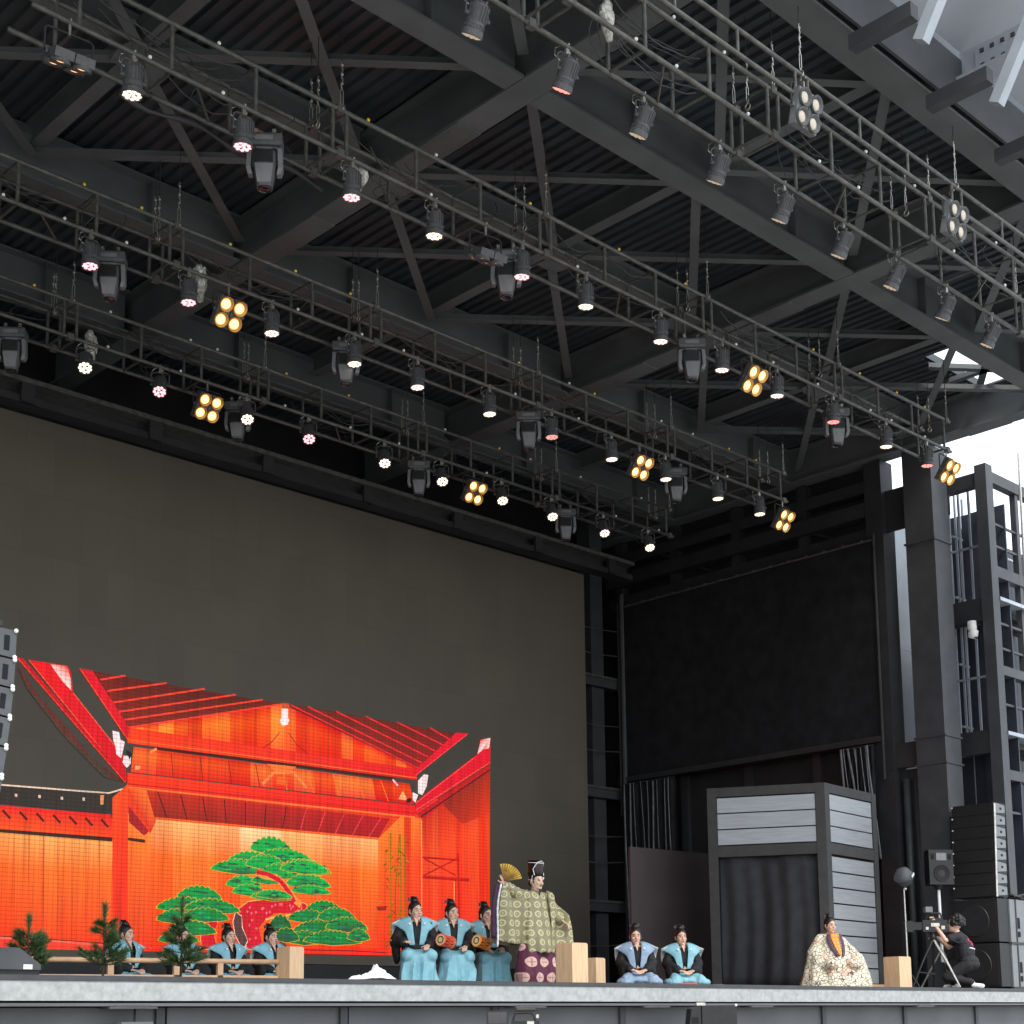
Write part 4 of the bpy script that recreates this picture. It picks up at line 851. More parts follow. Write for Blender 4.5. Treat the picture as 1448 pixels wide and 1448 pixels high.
# ---------------------------------------------------------------- below the stage lip
uc=thing('handheld_camera','small black camcorder with open screen below the middle of the stage','video camera',(12.05,12.46,-.62),R(-44))
obj('body',MB().bx(-.02,.30,-.06,.06,0,.13),M['spk'],uc); obj('lens',MB(Matrix.Translation((.05,.06,.06))@Matrix.Rotation(-PI/2,4,'X')).lathe([(.05,0),(.055,.12),(.045,.13)],12),M['spk'],uc); obj('flip_screen',MB().bx(-.30,-.05,-.07,-.055,.08,.25),M['spk'],uc); obj('screen_image',MB().bx(-.28,-.07,-.073,-.071,.10,.23),M['glassdark'],uc); obj('top_handle',MB().tube([(0,0,.13),(.03,0,.22),(.22,0,.22),(.26,0,.13)],.014,7),M['spk'],uc); obj('microphone',MB().capsule((.05,.02,.255),.022,(.24,.02,.255),.022),M['cable'],uc); obj('yellow_tag',MB().bx(.07,.15,-.065,-.061,.0,.07),M['yellow'],uc); obj('dial_group',MB().box((.2,-.065,.10),(.08,.012,.05)).box((.28,-.06,.18),(.03,.03,.04)),M['zinc'],uc)
obj('tripod_column',MB().tube([(.12,0,0),(.12,0,-1.33)],.03,8),M['spk'],uc)
fs=thing('fill_loudspeaker','black front-fill loudspeaker standing below the stage lip right of centre','loudspeaker',(16.45,13.15,-1.95),R(-40))
obj('cabinet',MB().bx(-.12,.36,-.2,.2,1.0,1.64),M['spk'],fs); obj('side_horn',MB().prism([(-.34,1.0),(-.13,1.0),(-.13,1.63),(-.26,1.60)],lambda u,v,d:(u,d,v),-.18,.18),M['spk'],fs); obj('handle',MB().bx(-.26,-.17,-.186,-.181,1.40,1.48),M['black'],fs); obj('rigging_lug',MB().box((-.12,-.1,1.66),(.12,.08,.04)),M['zinc'],fs); obj('pin',MB().ell((.35,-.2,1.64),(.02,.02,.02),7,5),M['white'],fs); obj('stand_pole',MB().tube([(.1,0,0),(.1,0,1.0)],.03,8),M['steel'],fs)
jb=thing('cable_box','grey cable box hanging under the left deck bracket','box',(7.95,13.68,-.36)); obj('case',MB().bx(-.18,.18,0,.14,-.42,-.10),M['skirt'],jb); obj('stem',MB().tube([(0,.06,-.10),(0,.06,.05)],.014,6),M['black'],jb); obj('socket',MB().ell((-.08,-.005,-.22),(.03,.02,.03),8,6).ell((.08,-.005,-.22),(.03,.02,.03),8,6),M['zinc'],jb)
# ---------------------------------------------------------------- people
DG=bpy.context.evaluated_depsgraph_get
def fuse(mb,voxel=.008,it=3,fold=None):
    """unite overlapping volumes into one continuous surface"""
    me=bpy.data.meshes.new('tmp'); me.from_pydata(mb.v,[],mb.f); o=bpy.data.objects.new('tmp',me); COL.objects.link(o)
    m=o.modifiers.new('r','REMESH'); m.mode='VOXEL'; m.voxel_size=voxel
    if it: q=o.modifiers.new('s','SMOOTH'); q.factor=.5; q.iterations=it
    g=DG(); g.update(); e=o.evaluated_get(g); r=bpy.data.meshes.new_from_object(e); bpy.data.objects.remove(o); bpy.data.meshes.remove(me)
    if fold:
        r.update(); ns=[v.normal.copy() for v in r.vertices]
        for v,n in zip(r.vertices,ns): v.co+=n*fold(v.co)
    r.polygons.foreach_set('use_smooth',[True]*len(r.polygons)); r.update(); return r
def fobj(name,mb,mt,parent,voxel=.008,it=3,fold=None):
    me=fuse(mb,voxel,it,fold); me.name=name; me.materials.clear(); me.materials.append(mt); return obj(name,me,parent=parent)
def hand(mb,w,d,up,side,curl=.5,s=1.0):
    """palm with four bent fingers and a thumb; w wrist, d pointing direction, up back of hand, side +1/-1 thumb side"""
    w=Vector(w); d=Vector(d).normalized(); up=Vector(up); up=(up-d*up.dot(d)).normalized(); x=d.cross(up)*side
    for k in(-1,0,1): mb.capsule(w+x*.022*k*s,.014*s,w+d*.085*s+x*.026*k*s,.013*s,8,2)
    for k,L in enumerate((.066,.078,.073,.055)):
        p=w+d*.09*s+x*(.033-.022*k)*s; dd=d.copy(); ax=x*side
        for j,f in enumerate((.45,.32,.23)):
            dd=(dd*math.cos(curl*.6)-up*math.sin(curl*.6)).normalized(); e=p+dd*L*f*s*1.15; mb.capsule(p,(.0095-.001*j)*s,e,(.0088-.001*j)*s,7,2); p=e
    p=w+d*.03*s+x*.03*s; dd=(d*.6+x*.75-up*.25).normalized()
    for L,r in((.045,.012),(.032,.010)): e=p+dd*L*s; mb.capsule(p,r*s,e,r*.9*s,7,2); p=e; dd=(dd+d*.5).normalized()
def headM(c,yaw=0,pitch=0,s=1.08): return Matrix.Translation(c)@Matrix.Rotation(yaw,4,'Z')@Matrix.Rotation(pitch,4,'X')@Matrix.Scale(s,4)
def head(mb,H):
    o=mb.M; mb.M=H
    mb.ell((0,-.012,.022),(.074,.094,.102),18,12); mb.ell((0,.022,-.045),(.058,.066,.072),16,11); mb.ell((0,.035,-.078),(.040,.045,.034),12,8)
    mb.capsule((0,.078,.020),.009,(0,.098,-.022),.013,8,2)
    for s in(-1,1): mb.ell((s*.075,-.008,-.004),(.011,.022,.032),8,7); mb.ell((s*.036,.062,-.025),(.024,.022,.022),8,6); mb.ell((s*.012,.090,-.024),(.010,.010,.008),7,5)
    mb.ell((0,.080,-.056),(.024,.012,.012),10,7); mb.ell((0,.066,.036),(.055,.020,.016),12,7); mb.ell((0,.070,-.094),(.020,.018,.016),8,6)
    mb.M=o
def face(root,body,H):
    mb=MB(H)
    for s in(-1,1): mb.ell((s*.032,.084,.006),(.0125,.0055,.0036),9,6)
    obj('eyes',mb,M['hair'],body,smooth=True)
    mb=MB(H)
    for s in(-1,1): mb.tube([(s*.014,.087,.028),(s*.034,.085,.033),(s*.052,.074,.027)],[.002,.003,.0015],6)
    obj('eyebrows',mb,M['hair'],body,smooth=True)
    obj('lips',MB(H).ell((0,.091,-.053),(.019,.0055,.0038),9,5).ell((0,.0895,-.060),(.016,.0055,.0042),9,5),M['lips'],body,smooth=True)
def hair(body,H,bald=False):
    mb=MB(H); mb.ell((0,-.018,.041),(.081,.093,.094),18,12); mb.ell((0,-.055,-.02),(.070,.052,.055),12,8)
    for s in(-1,1): mb.ell((s*.066,.008,.012),(.013,.022,.042),8,7)
    return fobj('hair',mb,M['hair'],body,.008,2)
def knothat(body,H,wing=1,sd=0):
    rnd=random.Random(sd); mb=MB(H)
    mb.loft([[(.05*math.cos(a),-.02+.058*math.sin(a),.112) for a in [2*PI*k/12 for k in range(12)]],[(.044*math.cos(a),-.03+.05*math.sin(a),.155) for a in [2*PI*k/12 for k in range(12)]],[(.030*math.cos(a),-.055+.036*math.sin(a),.185) for a in [2*PI*k/12 for k in range(12)]],[(.008*math.cos(a),-.095+.012*math.sin(a),.195) for a in [2*PI*k/12 for k in range(12)]]])
    h=obj('cap',mb,M['hat'],body,smooth=True)
    mb=MB(H)
    rnd_a=rnd.uniform(-.25,.25)
    for a,l in((.22+rnd_a,.075),(1.5+rnd_a,.055),(2.9+rnd_a,.075)):
        d=Vector((math.cos(a)*.9,-.35,math.sin(a)*.75+.1)); p=Vector((0,-.03,.14)); s_=d.cross(Vector((0,1,0))).normalized()*.034
        mb.loft([[p-s_*.4,p+s_*.4,p+s_*.4+Vector((0,.01,0)),p-s_*.4+Vector((0,.01,0))],[p+d*l-s_,p+d*l*1.1+s_*.4,p+d*l*1.1+s_*.4+Vector((0,.008,0)),p+d*l-s_+Vector((0,.008,0))]])
    obj('cap_ribbon',mb,M['hat'],h)
    obj('chin_cord',MB(H).tube([(-.062,.0,.10),(-.079,.012,.0),(-.06,.035,-.07),(0,.045,-.118),(.06,.035,-.07),(.079,.012,.0),(.062,.0,.10)],.0028,5),M['hat'],h)
    return h
AUD=Vector((-.69,-.72,0)); RGT=Vector((.72,-.69,0))
def facing(a): f=AUD*math.cos(R(a))+RGT*math.sin(R(a)); return math.atan2(-f.x,f.y)
def foldfn(k,amp,sd):
    return lambda p: amp*(noise.noise(Vector((p.x*k+sd,p.y*k,p.z*k*.35)))+.5*noise.noise(Vector((p.x*k*2.3+sd,p.y*k*2.3,p.z*k*.7))))
def torso_body(mb,pz,sz,py=-.04,sw=.17):
    mb.ell((0,py,pz+.02),(.15,.11,.12)); mb.ell((0,py+.01,(pz+sz)/2+.02),(.14,.10,.22)); mb.ell((0,py,sz-.05),(.165,.095,.11)); mb.capsule((-sw+.02,py,sz-.01),.052,(sw-.02,py,sz-.01),.052)
def arm(mb,sh,el,wr): mb.capsule(sh,.047,el,.039); mb.capsule(el,.039,wr,.028)
def kataginu(root,zs,zw,m,sd=0,cy=0):
    def fr(s):
        def fn(u,v):
            xi=.030+.045*v; xo=.105+.06*min(1,v*2) if v<.5 else .165+.175*((v-.5)/.5)**1.15
            x=xi+(xo-xi)*u; z=zw+(zs+.05-zw)*v-.10*(u**1.6)*max(0,(v-.35)/.65)
            y=(.145-.015*v if v<.6 else .136-.135*((v-.6)/.4)**1.5)-.075*u*u*v+cy
            return (s*x if s>0 else s*x,y,z)
        return fn
    for s in(-1,1):
        v=obj('vest_front',MB().sheet(fr(s),8,14,.009),M[m],root,smooth=True)
        obj('crest',MB().ell((s*.105,.139+cy,zs-.065),(.017,.006,.017),10,6),M['white'],v)
        def bk(u,v,s=s):
            xo=.10+.21*min(1,v/.45) if v<.45 else .31+.03*(v-.45)/.55
            x=xo*u; z=zw+(zs+.048-zw)*v-.10*(u**1.6)*v-.05*u*(1-v); y=-.165+.03*v+.11*max(0,(v-.7)/.3)**1.4+.05*u*u+cy
            return (s*x,y,z)
        obj('vest_back',MB().sheet(bk,8,12,.009),M['lining'],root,smooth=True)
def seiza(label,x,y,a,hy=0,hp=0,col='blue',sd=0,vest=True,hands=True,sc=1.0):
    t=thing('person',label,'person',(x,y,0),facing(a),'performers in stiff vests'); t.scale=(sc,)*3
    rnd=random.Random(sd); lean=rnd.uniform(-.01,.015); sz=.60; cy=-.06
    H=headM((lean,cy+.015,.775),R(hy),R(hp),1.16)
    mb=MB(); torso_body(mb,.20,sz,cy); mb.capsule((0,cy,sz),.052,(lean,cy+.008,.70),.048); head(mb,H)
    for s in(-1,1):
        mb.capsule((s*.09,cy,.175),.075,(s*.19,.26,.085),.050); mb.capsule((s*.19,.25,.075),.045,(s*.12,-.18,.055),.040); mb.capsule((s*.10,-.18,.05),.035,(s*.08,-.30,.03),.028)
        sh,el,wr=(s*.175,cy,sz-.02),(s*.235,cy+.04,.36),(s*.105,.20,.255); arm(mb,sh,el,wr); hand(mb,wr,(-s*.55,.7,-.15),(0,.2,1),-s,.5)
    b=fobj('body',mb,M['skin'],t,.0075,2); face(t,b,H); hair(b,H); knothat(b,H,1,sd)
    mb=MB(); mb.ell((0,cy,.25),(.20,.165,.12)); mb.ell((0,cy+.01,.42),(.185,.140,.20)); mb.ell((0,cy,sz-.06),(.20,.125,.10)); mb.capsule((-.15,cy,sz-.02),.070,(.15,cy,sz-.02),.070); mb.ell((0,cy-.01,sz+.03),(.07,.07,.05))
    for s in(-1,1):
        mb.capsule((s*.175,cy,sz-.03),.078,(s*.245,cy+.03,.38),.085); mb.capsule((s*.245,cy+.03,.37),.085,(s*.135,.17,.275),.066); mb.ell((s*.225,.03,.25),(.065,.13,.13)); mb.ell((s*.235,.02,.15),(.04,.10,.10))
    fobj('kimono',mb,M['kimono'],t,.011,3,foldfn(9,.010,sd))
    obj('skin_neckline',MB().prism([(-.036,sz+.085),(.036,sz+.085),(0,sz-.055)],lambda u,v,d:(u,d-.5*(v-sz),v),cy+.128,cy+.132),M['skin'],t)
    mb=MB(); mb.ell((0,cy,.21),(.20,.17,.07)); mb.ell((0,.04,.10),(.31,.32,.10))
    for s in(-1,1): mb.capsule((s*.09,cy,.18),.11,(s*.20,.30,.095),.095); mb.ell((s*.22,.22,.07),(.14,.20,.075)); mb.ell((s*.12,-.2,.07),(.12,.18,.075))
    fobj('hakama',mb,M[col],t,.012,3,foldfn(12,.012,sd+5)); 
    if vest:
        kataginu(t,sz+.05,.285,col,sd,cy+.04)
        obj('tucked_fan',MB().prism([(-.03,.29),(.03,.275),(.01,.33)],lambda u,v,d:(u,d,v),.125,.135),M['woodrail'],t)
    return t
S1=seiza('leftmost seated singer in a blue vest, half hidden by the middle pine',10.40,18.20,55,15,0,'blue',1,sc=.92)
S2=seiza('seated singer in a blue vest mostly hidden behind the right pine',11.14,17.98,45,12,0,'blue',2,sc=.90)
S3=seiza('seated singer in a blue vest with a bow on the head, third from the left',11.85,17.95,38,12,0,'blue',3,sc=.92)
S4=seiza('seated singer in a blue vest next to the railing end post',12.50,17.85,42,14,0,'blue',4,sc=.93)
seiza('kneeling man in a grey-blue vest in front of the brown panel',17.56,15.4,4,0,0,'bluegrey',5,sc=1.0)
seiza('kneeling man in a bright blue vest, right of the grey-blue one',18.67,15.4,8,4,4,'blue',6,sc=1.02)
seiza('kneeling attendant in black mostly hidden behind the masked dancer',16.55,16.3,15,0,0,'kimono',7,vest=False)
tag(obj('folded_paper',MB().bx(-.16,.16,-.05,.05,0,.055).bx(-.14,.14,-.04,.04,.055,.062),M['red'],loc=(18.28,15.0,0),rz=-.7),'small red folded book lying between the two kneeling men','book')
def drum(label,x,y,z,rz,pitch,m):
    t=thing('hand_drum',label,'drum',(x,y,z),rz); t.scale=(.86,)*3; P=Matrix.Rotation(pitch,4,'X')
    Rx=P@Matrix.Rotation(PI/2,4,'X')
    obj('body',MB(Rx).lathe([(.06,-.125),(.055,-.09),(.026,-.03),(.026,.03),(.055,.09),(.06,.125)],16),M['stool'],t,smooth=True)
    for s in(-1,1):
        h=obj('drum_head',MB(Rx).lathe([(.001,s*.130),(.098,s*.130),(.104,s*.136),(.098,s*.142),(.001,s*.142)],20),M['drumskin'],t)
        obj('lacquer_rim',MB(Rx).loft([[(rr*math.cos(2*PI*k/20),rr*math.sin(2*PI*k/20),s*zz) for k in range(20)] for rr,zz in((.106,.125),(.110,.137),(.104,.147),(.092,.143))],cap=False),M[m],h,smooth=True)
        obj('dark_ring',MB(Rx).loft([[(rr*math.cos(2*PI*k/20),rr*math.sin(2*PI*k/20),s*zz) for k in range(20)] for rr,zz in((.062,.143),(.062,.1455),(.045,.1455),(.045,.143))],cap=False),M['hat'],h)
    for k in range(12):
        for dk in(.5,-.5):
            a=2*PI*k/12; b=2*PI*(k+dk)/12
            obj('cord',MB(Rx).tube([(.1*math.cos(a),.1*math.sin(a),-.13),(.086*math.cos((a+b)/2),.086*math.sin((a+b)/2),0),(.1*math.cos(b),.1*math.sin(b),.13)],.0085,5),M[m],t)
    return t
def stool(label,x,y,a):
    t=thing('folding_stool',label,'stool',(x,y,0),facing(a)); obj('seat',MB().bx(-.2,.2,-.17,.17,.36,.385),M['stool'],t)
    for s in(-1,1):
        for q in(-1,1): obj('leg',MB().tube([(s*(.17+.015*(q>0)),q*.18,.01),(s*(.17+.015*(q>0)),-q*.15,.36)],.014,6),M['stool'],t)
    return t
def drummer(label,x,y,a,hy,hp,sd,lh,rh):
    t=thing('person',label,'person',(x,y,0),facing(a),'performers in stiff vests'); sz=.885; cy=-.04; px=0
    H=headM((0,cy+.02,1.05),R(hy),R(hp),1.16); mb=MB(); torso_body(mb,.47,sz,cy); mb.capsule((0,cy,sz),.052,(0,cy+.012,.985),.048); head(mb,H)
    for s,(wr,d) in((1,lh),(-1,rh)):
        mb.capsule((s*.09,cy+.02,.44),.08,(s*.15,.31,.40),.056); mb.capsule((s*.15,.31,.39),.05,(s*.15,.33,.09),.036); mb.capsule((s*.15,.33,.045),.036,(s*.155,.47,.03),.028)
        sh=(s*.175,cy,sz-.02); el=(s*.27,cy+.02,.64); arm(mb,sh,el,wr); hand(mb,wr,d,(0,.1,1),-s,.55)
    b=fobj('body',mb,M['skin'],t,.0075,2); face(t,b,H); hair(b,H); knothat(b,H,1,sd)
    mb=MB(); mb.ell((0,cy,.53),(.20,.165,.12)); mb.ell((0,cy+.01,.70),(.185,.14,.20)); mb.ell((0,cy,sz-.06),(.20,.125,.10)); mb.capsule((-.15,cy,sz-.02),.070,(.15,cy,sz-.02),.070); mb.ell((0,cy-.01,sz+.03),(.07,.07,.05))
    for s,(wr,d) in((1,lh),(-1,rh)):
        el=Vector((s*.28,cy+.0,.62)); wv=Vector(wr); mb.capsule((s*.175,cy,sz-.03),.080,el,.090); mb.capsule(el,.09,el.lerp(wv,.86),.072); mb.ell(el+Vector((0,.03,-.10)),(.06,.13,.16)); mb.ell(el+Vector((-s*.01,.03,-.19)),(.05,.12,.13))
    k=fobj('kimono',mb,M['kimono'],t,.011,3,foldfn(9,.010,sd))
    obj('sleeve_crest',MB().ell((-.355,.02,.64),(.006,.018,.018),8,6).ell((.355,.02,.64),(.006,.018,.018),8,6),M['white'],t)
    obj('skin_neckline',MB().prism([(-.036,sz+.085),(.036,sz+.085),(0,sz-.055)],lambda u,v,d:(u,d-.5*(v-sz),v),cy+.128,cy+.132),M['skin'],t)
    mb=MB(); mb.ell((0,cy,.48),(.205,.175,.09)); mb.ell((0,.10,.42),(.24,.24,.08))
    for s in(-1,1):
        mb.capsule((s*.10,cy,.43),.125,(s*.16,.33,.405),.105)
    mb.loft([[(w*math.cos(q)*abs(math.cos(q))**-.25 if abs(math.cos(q))>.01 else 0,c+d*math.sin(q)*abs(math.sin(q))**-.2 if abs(math.sin(q))>.01 else c,z) for q in [2*PI*(i+.5)/28 for i in range(28)]] for w,d,z,c in((.295,.19,.02,.27),(.29,.19,.10,.26),(.265,.17,.25,.26),(.25,.16,.38,.25),(.235,.15,.44,.24))])
    def hf(p):
        return .026*(1-2*abs(math.sin(p.x*23+sd+math.sin(p.z*4+sd)))**.7)*max(0,min(1,(.46-p.z)*4))-.05*math.exp(-(p.x/.035)**2)*max(0,min(1,(.42-p.z)*5))*(1 if p.y>.2 else 0)+foldfn(8,.012,sd)(p)
    fobj('hakama',mb,M['blue'],t,.012,14,hf); kataginu(t,sz+.05,.57,'blue',sd,cy+.02)
    for s in(-1,1): obj('tabi_sock',MB().capsule((s*.155,.36,.032),.03,(s*.16,.49,.026),.024),M['white'],t,smooth=True)
    return t
D1=((.15,.26,.56),(-.5,.8,-.1)); D1r=((-.13,.27,.56),(.3,.9,-.2))
drummer('seated drummer in a blue vest, leftmost of the three on stools',13.78,16.2,12,24,0,11,((.20,.30,.60),(-.2,.9,.1)),D1r); stool('folding stool under the leftmost seated drummer',13.78,16.2,12)
drummer('seated drummer in a blue vest, middle one of the three on stools',14.47,16.2,14,22,0,12,((.20,.30,.60),(-.2,.9,.1)),D1r); stool('folding stool under the middle seated drummer',14.47,16.2,14)
drummer('seated musician in a blue vest half hidden behind the dancer sleeve',15.19,16.25,22,20,0,13,((.14,.28,.55),(-.4,.8,-.2)),D1r); stool('folding stool under the half hidden musician',15.19,16.25,22)
drum('small hand drum with red cords on the knee of the leftmost drummer',13.99,15.80,.62,facing(-35),.15,'red'); drum('small hand drum with orange cords on the knee of the middle drummer',14.66,15.78,.62,facing(-40),.2,'orange')
# ---- patterned cloth
def ringcloth(name,base,ring,pitch,r0,r1,dot=False,ax=(0,2)):
    m=mat(name,base,.7,0,.12,22,.25,60); q=NT(m); X=q.xyz(); b=q.n['Principled BSDF']; bc=b.inputs['Base Color'].links[0].from_socket
    u=q.math('MULTIPLY',X[ax[0]],1/pitch); v=q.math('MULTIPLY',X[ax[1]],1/pitch)
    row=q.math('MULTIPLY',q.math('FLOOR',v),.5 if dot else 0.0); u=q.math('ADD',u,row)
    fu=q.math('SUBTRACT',q.math('FRACT',u),.5); fv=q.math('SUBTRACT',q.math('FRACT',v),.5)
    d=q.math('SQRT',q.math('ADD',q.math('MULTIPLY',fu,fu),q.math('MULTIPLY',fv,fv)))
    f=q.math('MULTIPLY',q.math('LESS_THAN',d,r1),q.math('GREATER_THAN',d,r0)) if not dot else q.math('LESS_THAN',d,r1)
    if dot:
        ln=q.math('ADD',q.math('LESS_THAN',q.math('ABSOLUTE',fu),.03),q.math('LESS_THAN',q.math('ABSOLUTE',fv),.03)); inner=q.math('LESS_THAN',d,r0); f=q.math('SUBTRACT',f,q.math('MULTIPLY',q.math('MINIMUM',ln,1),q.math('MULTIPLY',inner,.55)))
    else: f=q.math('MAXIMUM',f,q.math('LESS_THAN',d,r0*.32))
    q.l.new(q.mix(f,bc,ring),b.inputs['Base Color']); return m
M['robe']=ringcloth('olive_brocade',(.25,.225,.135),(.52,.48,.27,1),.135,.22,.36)
M['purplehak']=ringcloth('purple_roundel_silk',(.105,.022,.05),(.66,.42,.36,1),.22,.26,.33,True)
M['purple']=mat('purple_silk_lining',(.09,.04,.085),.6,0,.2,10); M['robein']=mat('brown_robe_reverse',(.20,.15,.09),.8,0,.2,14,.2,50)
cr=mat('cracked_ice_brocade',(.66,.61,.47),.75,0,.12,10,.25,60); q=NT(cr); vo=q.n.new('ShaderNodeTexVoronoi'); vo.feature='DISTANCE_TO_EDGE'; vo.inputs['Scale'].default_value=15; tcn=q.n.new('ShaderNodeTexCoord'); q.l.new(tcn.outputs['Object'],vo.inputs['Vector'])
bc=q.n['Principled BSDF'].inputs['Base Color'].links[0].from_socket; n3=q.n.new('ShaderNodeTexNoise'); n3.inputs['Scale'].default_value=3.2; q.l.new(tcn.outputs['Object'],n3.inputs['Vector'])
rosy=q.math('MULTIPLY',q.math('GREATER_THAN',n3.outputs['Fac'],.62),.5); q.l.new(q.mix(q.math('LESS_THAN',vo.outputs['Distance'],.055),q.mix(rosy,bc,(.62,.30,.20,1)),(.10,.075,.06,1)),q.n['Principled BSDF'].inputs['Base Color']); M['ice']=cr
M['orangedot']=ringcloth('orange_dotted_silk',(.72,.26,.04),(.8,.55,.30,1),.06,.1,.2)
# ---- masked dancer
t=thing('person','standing dancer in an old-man mask, olive robe and purple trousers raising a fan','person',(15.25,15.3,0),facing(40))
sz=1.30; H=headM((0,.03,1.49),R(4),R(-6),1.08)
mb=MB(); torso_body(mb,.86,sz,0,.16); mb.capsule((0,0,sz),.052,(0,.02,1.42),.048); head(mb,H)
for s in(-1,1): mb.capsule((s*.09,0,.84),.09,(s*.11,.05,.46),.062); mb.capsule((s*.11,.05,.45),.055,(s*.11,-.03,.09),.038); mb.capsule((s*.11,-.04,.045),.036,(s*.12,.12,.03),.028)
wrR=Vector((.57,.02,1.42)); wrL=Vector((-.34,.22,.92))
# local +x is the viewer's left here: the raised arm
arm(mb,(.165,0,sz-.02),(.37,-.02,1.34),wrR); hand(mb,wrR,(.35,.1,.9),(.3,.9,0),-1,1.1); arm(mb,(-.165,0,sz-.02),(-.27,.02,1.05),wrL); hand(mb,wrL,(-.3,.7,-.5),(-.4,.3,.6),1,.6)
b=fobj('body',mb,M['skin'],t,.0075,2); hair(b,H)
mk=MB(H); mk.ell((0,.052,-.012),(.074,.056,.108),18,13); mk.capsule((0,.103,.02),.011,(0,.117,-.022),.016,8,2)
for s in(-1,1): mk.ell((s*.036,.092,-.025),(.024,.016,.020)); mk.ell((s*.032,.096,.034),(.026,.013,.014))
mk.ell((0,.088,-.085),(.034,.026,.022)); o=fobj('mask',mk,M['mask'],t,.006,2)
obj('mask_eyes',MB(H).ell((-.033,.103,.010),(.016,.008,.006)).ell((.033,.103,.010),(.016,.008,.006)),M['hair'],o); obj('mask_brows',MB(H).ell((-.034,.106,.050),(.018,.010,.012)).ell((.034,.106,.050),(.018,.010,.012)),M['whitecloth'],o); obj('mask_mouth',MB(H).ell((0,.108,-.055),(.026,.006,.007)),M['hair'],o); obj('beard',MB(H).tube([(0,.095,-.10),(.004,.10,-.15),(0,.09,-.20)],[.014,.010,.003],7),M['hair'],o); obj('mask_cord',MB(H).tube([(-.076,.03,.01),(-.084,-.05,.02),(0,-.118,.03),(.084,-.05,.02),(.076,.03,.01)],.004,5),M['whitecloth'],o)
hb=MB(H); hb.loft([[(w*abs(math.cos(a))**.7*(1 if math.cos(a)>0 else -1),-.012+dd*abs(math.sin(a))**.7*(1 if math.sin(a)>0 else -1)+sh,z) for a in [2*PI*k/18 for k in range(18)]] for w,dd,z,sh in((.086,.100,.072,0),(.090,.104,.12,0),(.086,.112,.22,-.012),(.076,.118,.27,-.02),(.03,.10,.285,-.025))]); ht=obj('tall_hat',hb,M['hat'],t,smooth=True)
obj('hat_cord',MB(H).tube([(-.088,.06,.08),(-.092,.03,.16),(-.06,.07,.25),(0,.09,.275),(.06,.07,.25),(.092,.03,.16),(.088,.06,.08)],.0055,6).tube([(-.088,.02,.08),(-.092,.02,.0),(-.05,.05,-.1),(0,.06,-.125),(.05,.05,-.1),(.092,.02,.0),(.088,.02,.08)],.004,5),M['whitecloth'],ht); obj('hat_band',MB(H).tube([(.095*math.cos(2*PI*k/20),-.012+.115*math.sin(2*PI*k/20),.245) for k in range(21)],.005,5),M['whitecloth'],ht)
mb=MB(); mb.ell((0,0,sz-.07),(.20,.135,.12)); mb.capsule((-.15,0,sz-.02),.075,(.15,0,sz-.02),.075); mb.ell((0,-.01,sz+.035),(.075,.085,.055))
mb.loft([[(w*math.cos(q),d*math.sin(q)+cy,z) for q in [2*PI*i/20 for i in range(20)]] for w,d,z,cy in((.27,.24,.47,.02),(.265,.235,.62,.02),(.24,.20,.85,.01),(.215,.165,1.05,0),(.20,.14,1.25,0))])
mb.capsule((.16,0,sz-.03),.085,(.37,-.02,1.33),.085); mb.capsule((.37,-.02,1.33),.085,(.53,.015,1.395),.075); mb.capsule((-.16,0,sz-.03),.085,(-.27,.03,1.05),.10); mb.capsule((-.27,.03,1.05),.10,(-.32,.17,.95),.085)
fobj('robe',mb,M['robe'],t,.011,3,lambda p:.014*math.sin(math.atan2(p.y,p.x)*11+p.z*2)*max(0,min(1,(1.15-p.z)*2))+foldfn(7,.012,3)(p))
def slR(u,v):   # raised sleeve, hanging like a banner
    x=.15+.47*u; z=1.42-.05*math.sin(u*PI)-.05*(1-u)-v*(.74+.05*u); return (x+.02*math.sin(v*5)+.03*v*u,.02+.045*math.sin(u*9+v*2.2)+.03*v*math.sin(u*5),z)
obj('raised_sleeve_front',MB().sheet(slR,26,20,.012),M['robe'],t,smooth=True)
def slR2(u,v): x,y,z=slR(u*.92+.08,v); return (x+.06*u,y-.09-.04*v,z-.02)
obj('raised_sleeve_back',MB().sheet(slR2,22,18,.012),M['robein'],t,smooth=True)
def slp(u,v): x,y,z=slR(1,v*.95); return (x+.01+.05*u,y-.005-.085*u,z)
obj('sleeve_lining',MB().sheet(slp,4,16,.012),M['purple'],t,smooth=True)
obj('sleeve_cord',MB().tube([Vector(slR(1.03,k/16))+Vector((.015,.012,0)) for k in range(19)],[.011+.005*(k%2) for k in range(19)],7),M['whitecloth'],t,smooth=True)
def slL(u,v):
    x=-.14-.30*u-.10*v*u; z=1.36-.36*u**1.3-v*(.80-.12*u); return (x-.02*math.sin(v*4),.10+.10*u+.05*math.sin(u*8+v*2)+.06*v,z)
obj('lowered_sleeve',MB().sheet(slL,26,20,.014),M['robe'],t,smooth=True)
def slL2(u,v): x,y,z=slL(u,v); return (x-.02,y-.12-.02*v,z-.03)
obj('lowered_sleeve_back',MB().sheet(slL2,20,16,.012),M['robe'],t,smooth=True)
mb=MB()
for s in(-1,1): mb.loft([[(s*.125+w*math.cos(q),.02+d*math.sin(q),z) for q in [2*PI*i/18 for i in range(18)]] for w,d,z in((.20,.21,.03),(.21,.22,.14),(.185,.19,.35),(.15,.165,.6))])
fobj('trousers',mb,M['purplehak'],t,.012,3,lambda p:.012*math.sin(p.x*48)*max(0,min(1,(.5-p.z)*4))+foldfn(7,.012,9)(p))
for s in(-1,1): obj('tabi_sock',MB().capsule((s*.125,.10,.03),.032,(s*.13,.23,.024),.024),M['white'],t,smooth=True)
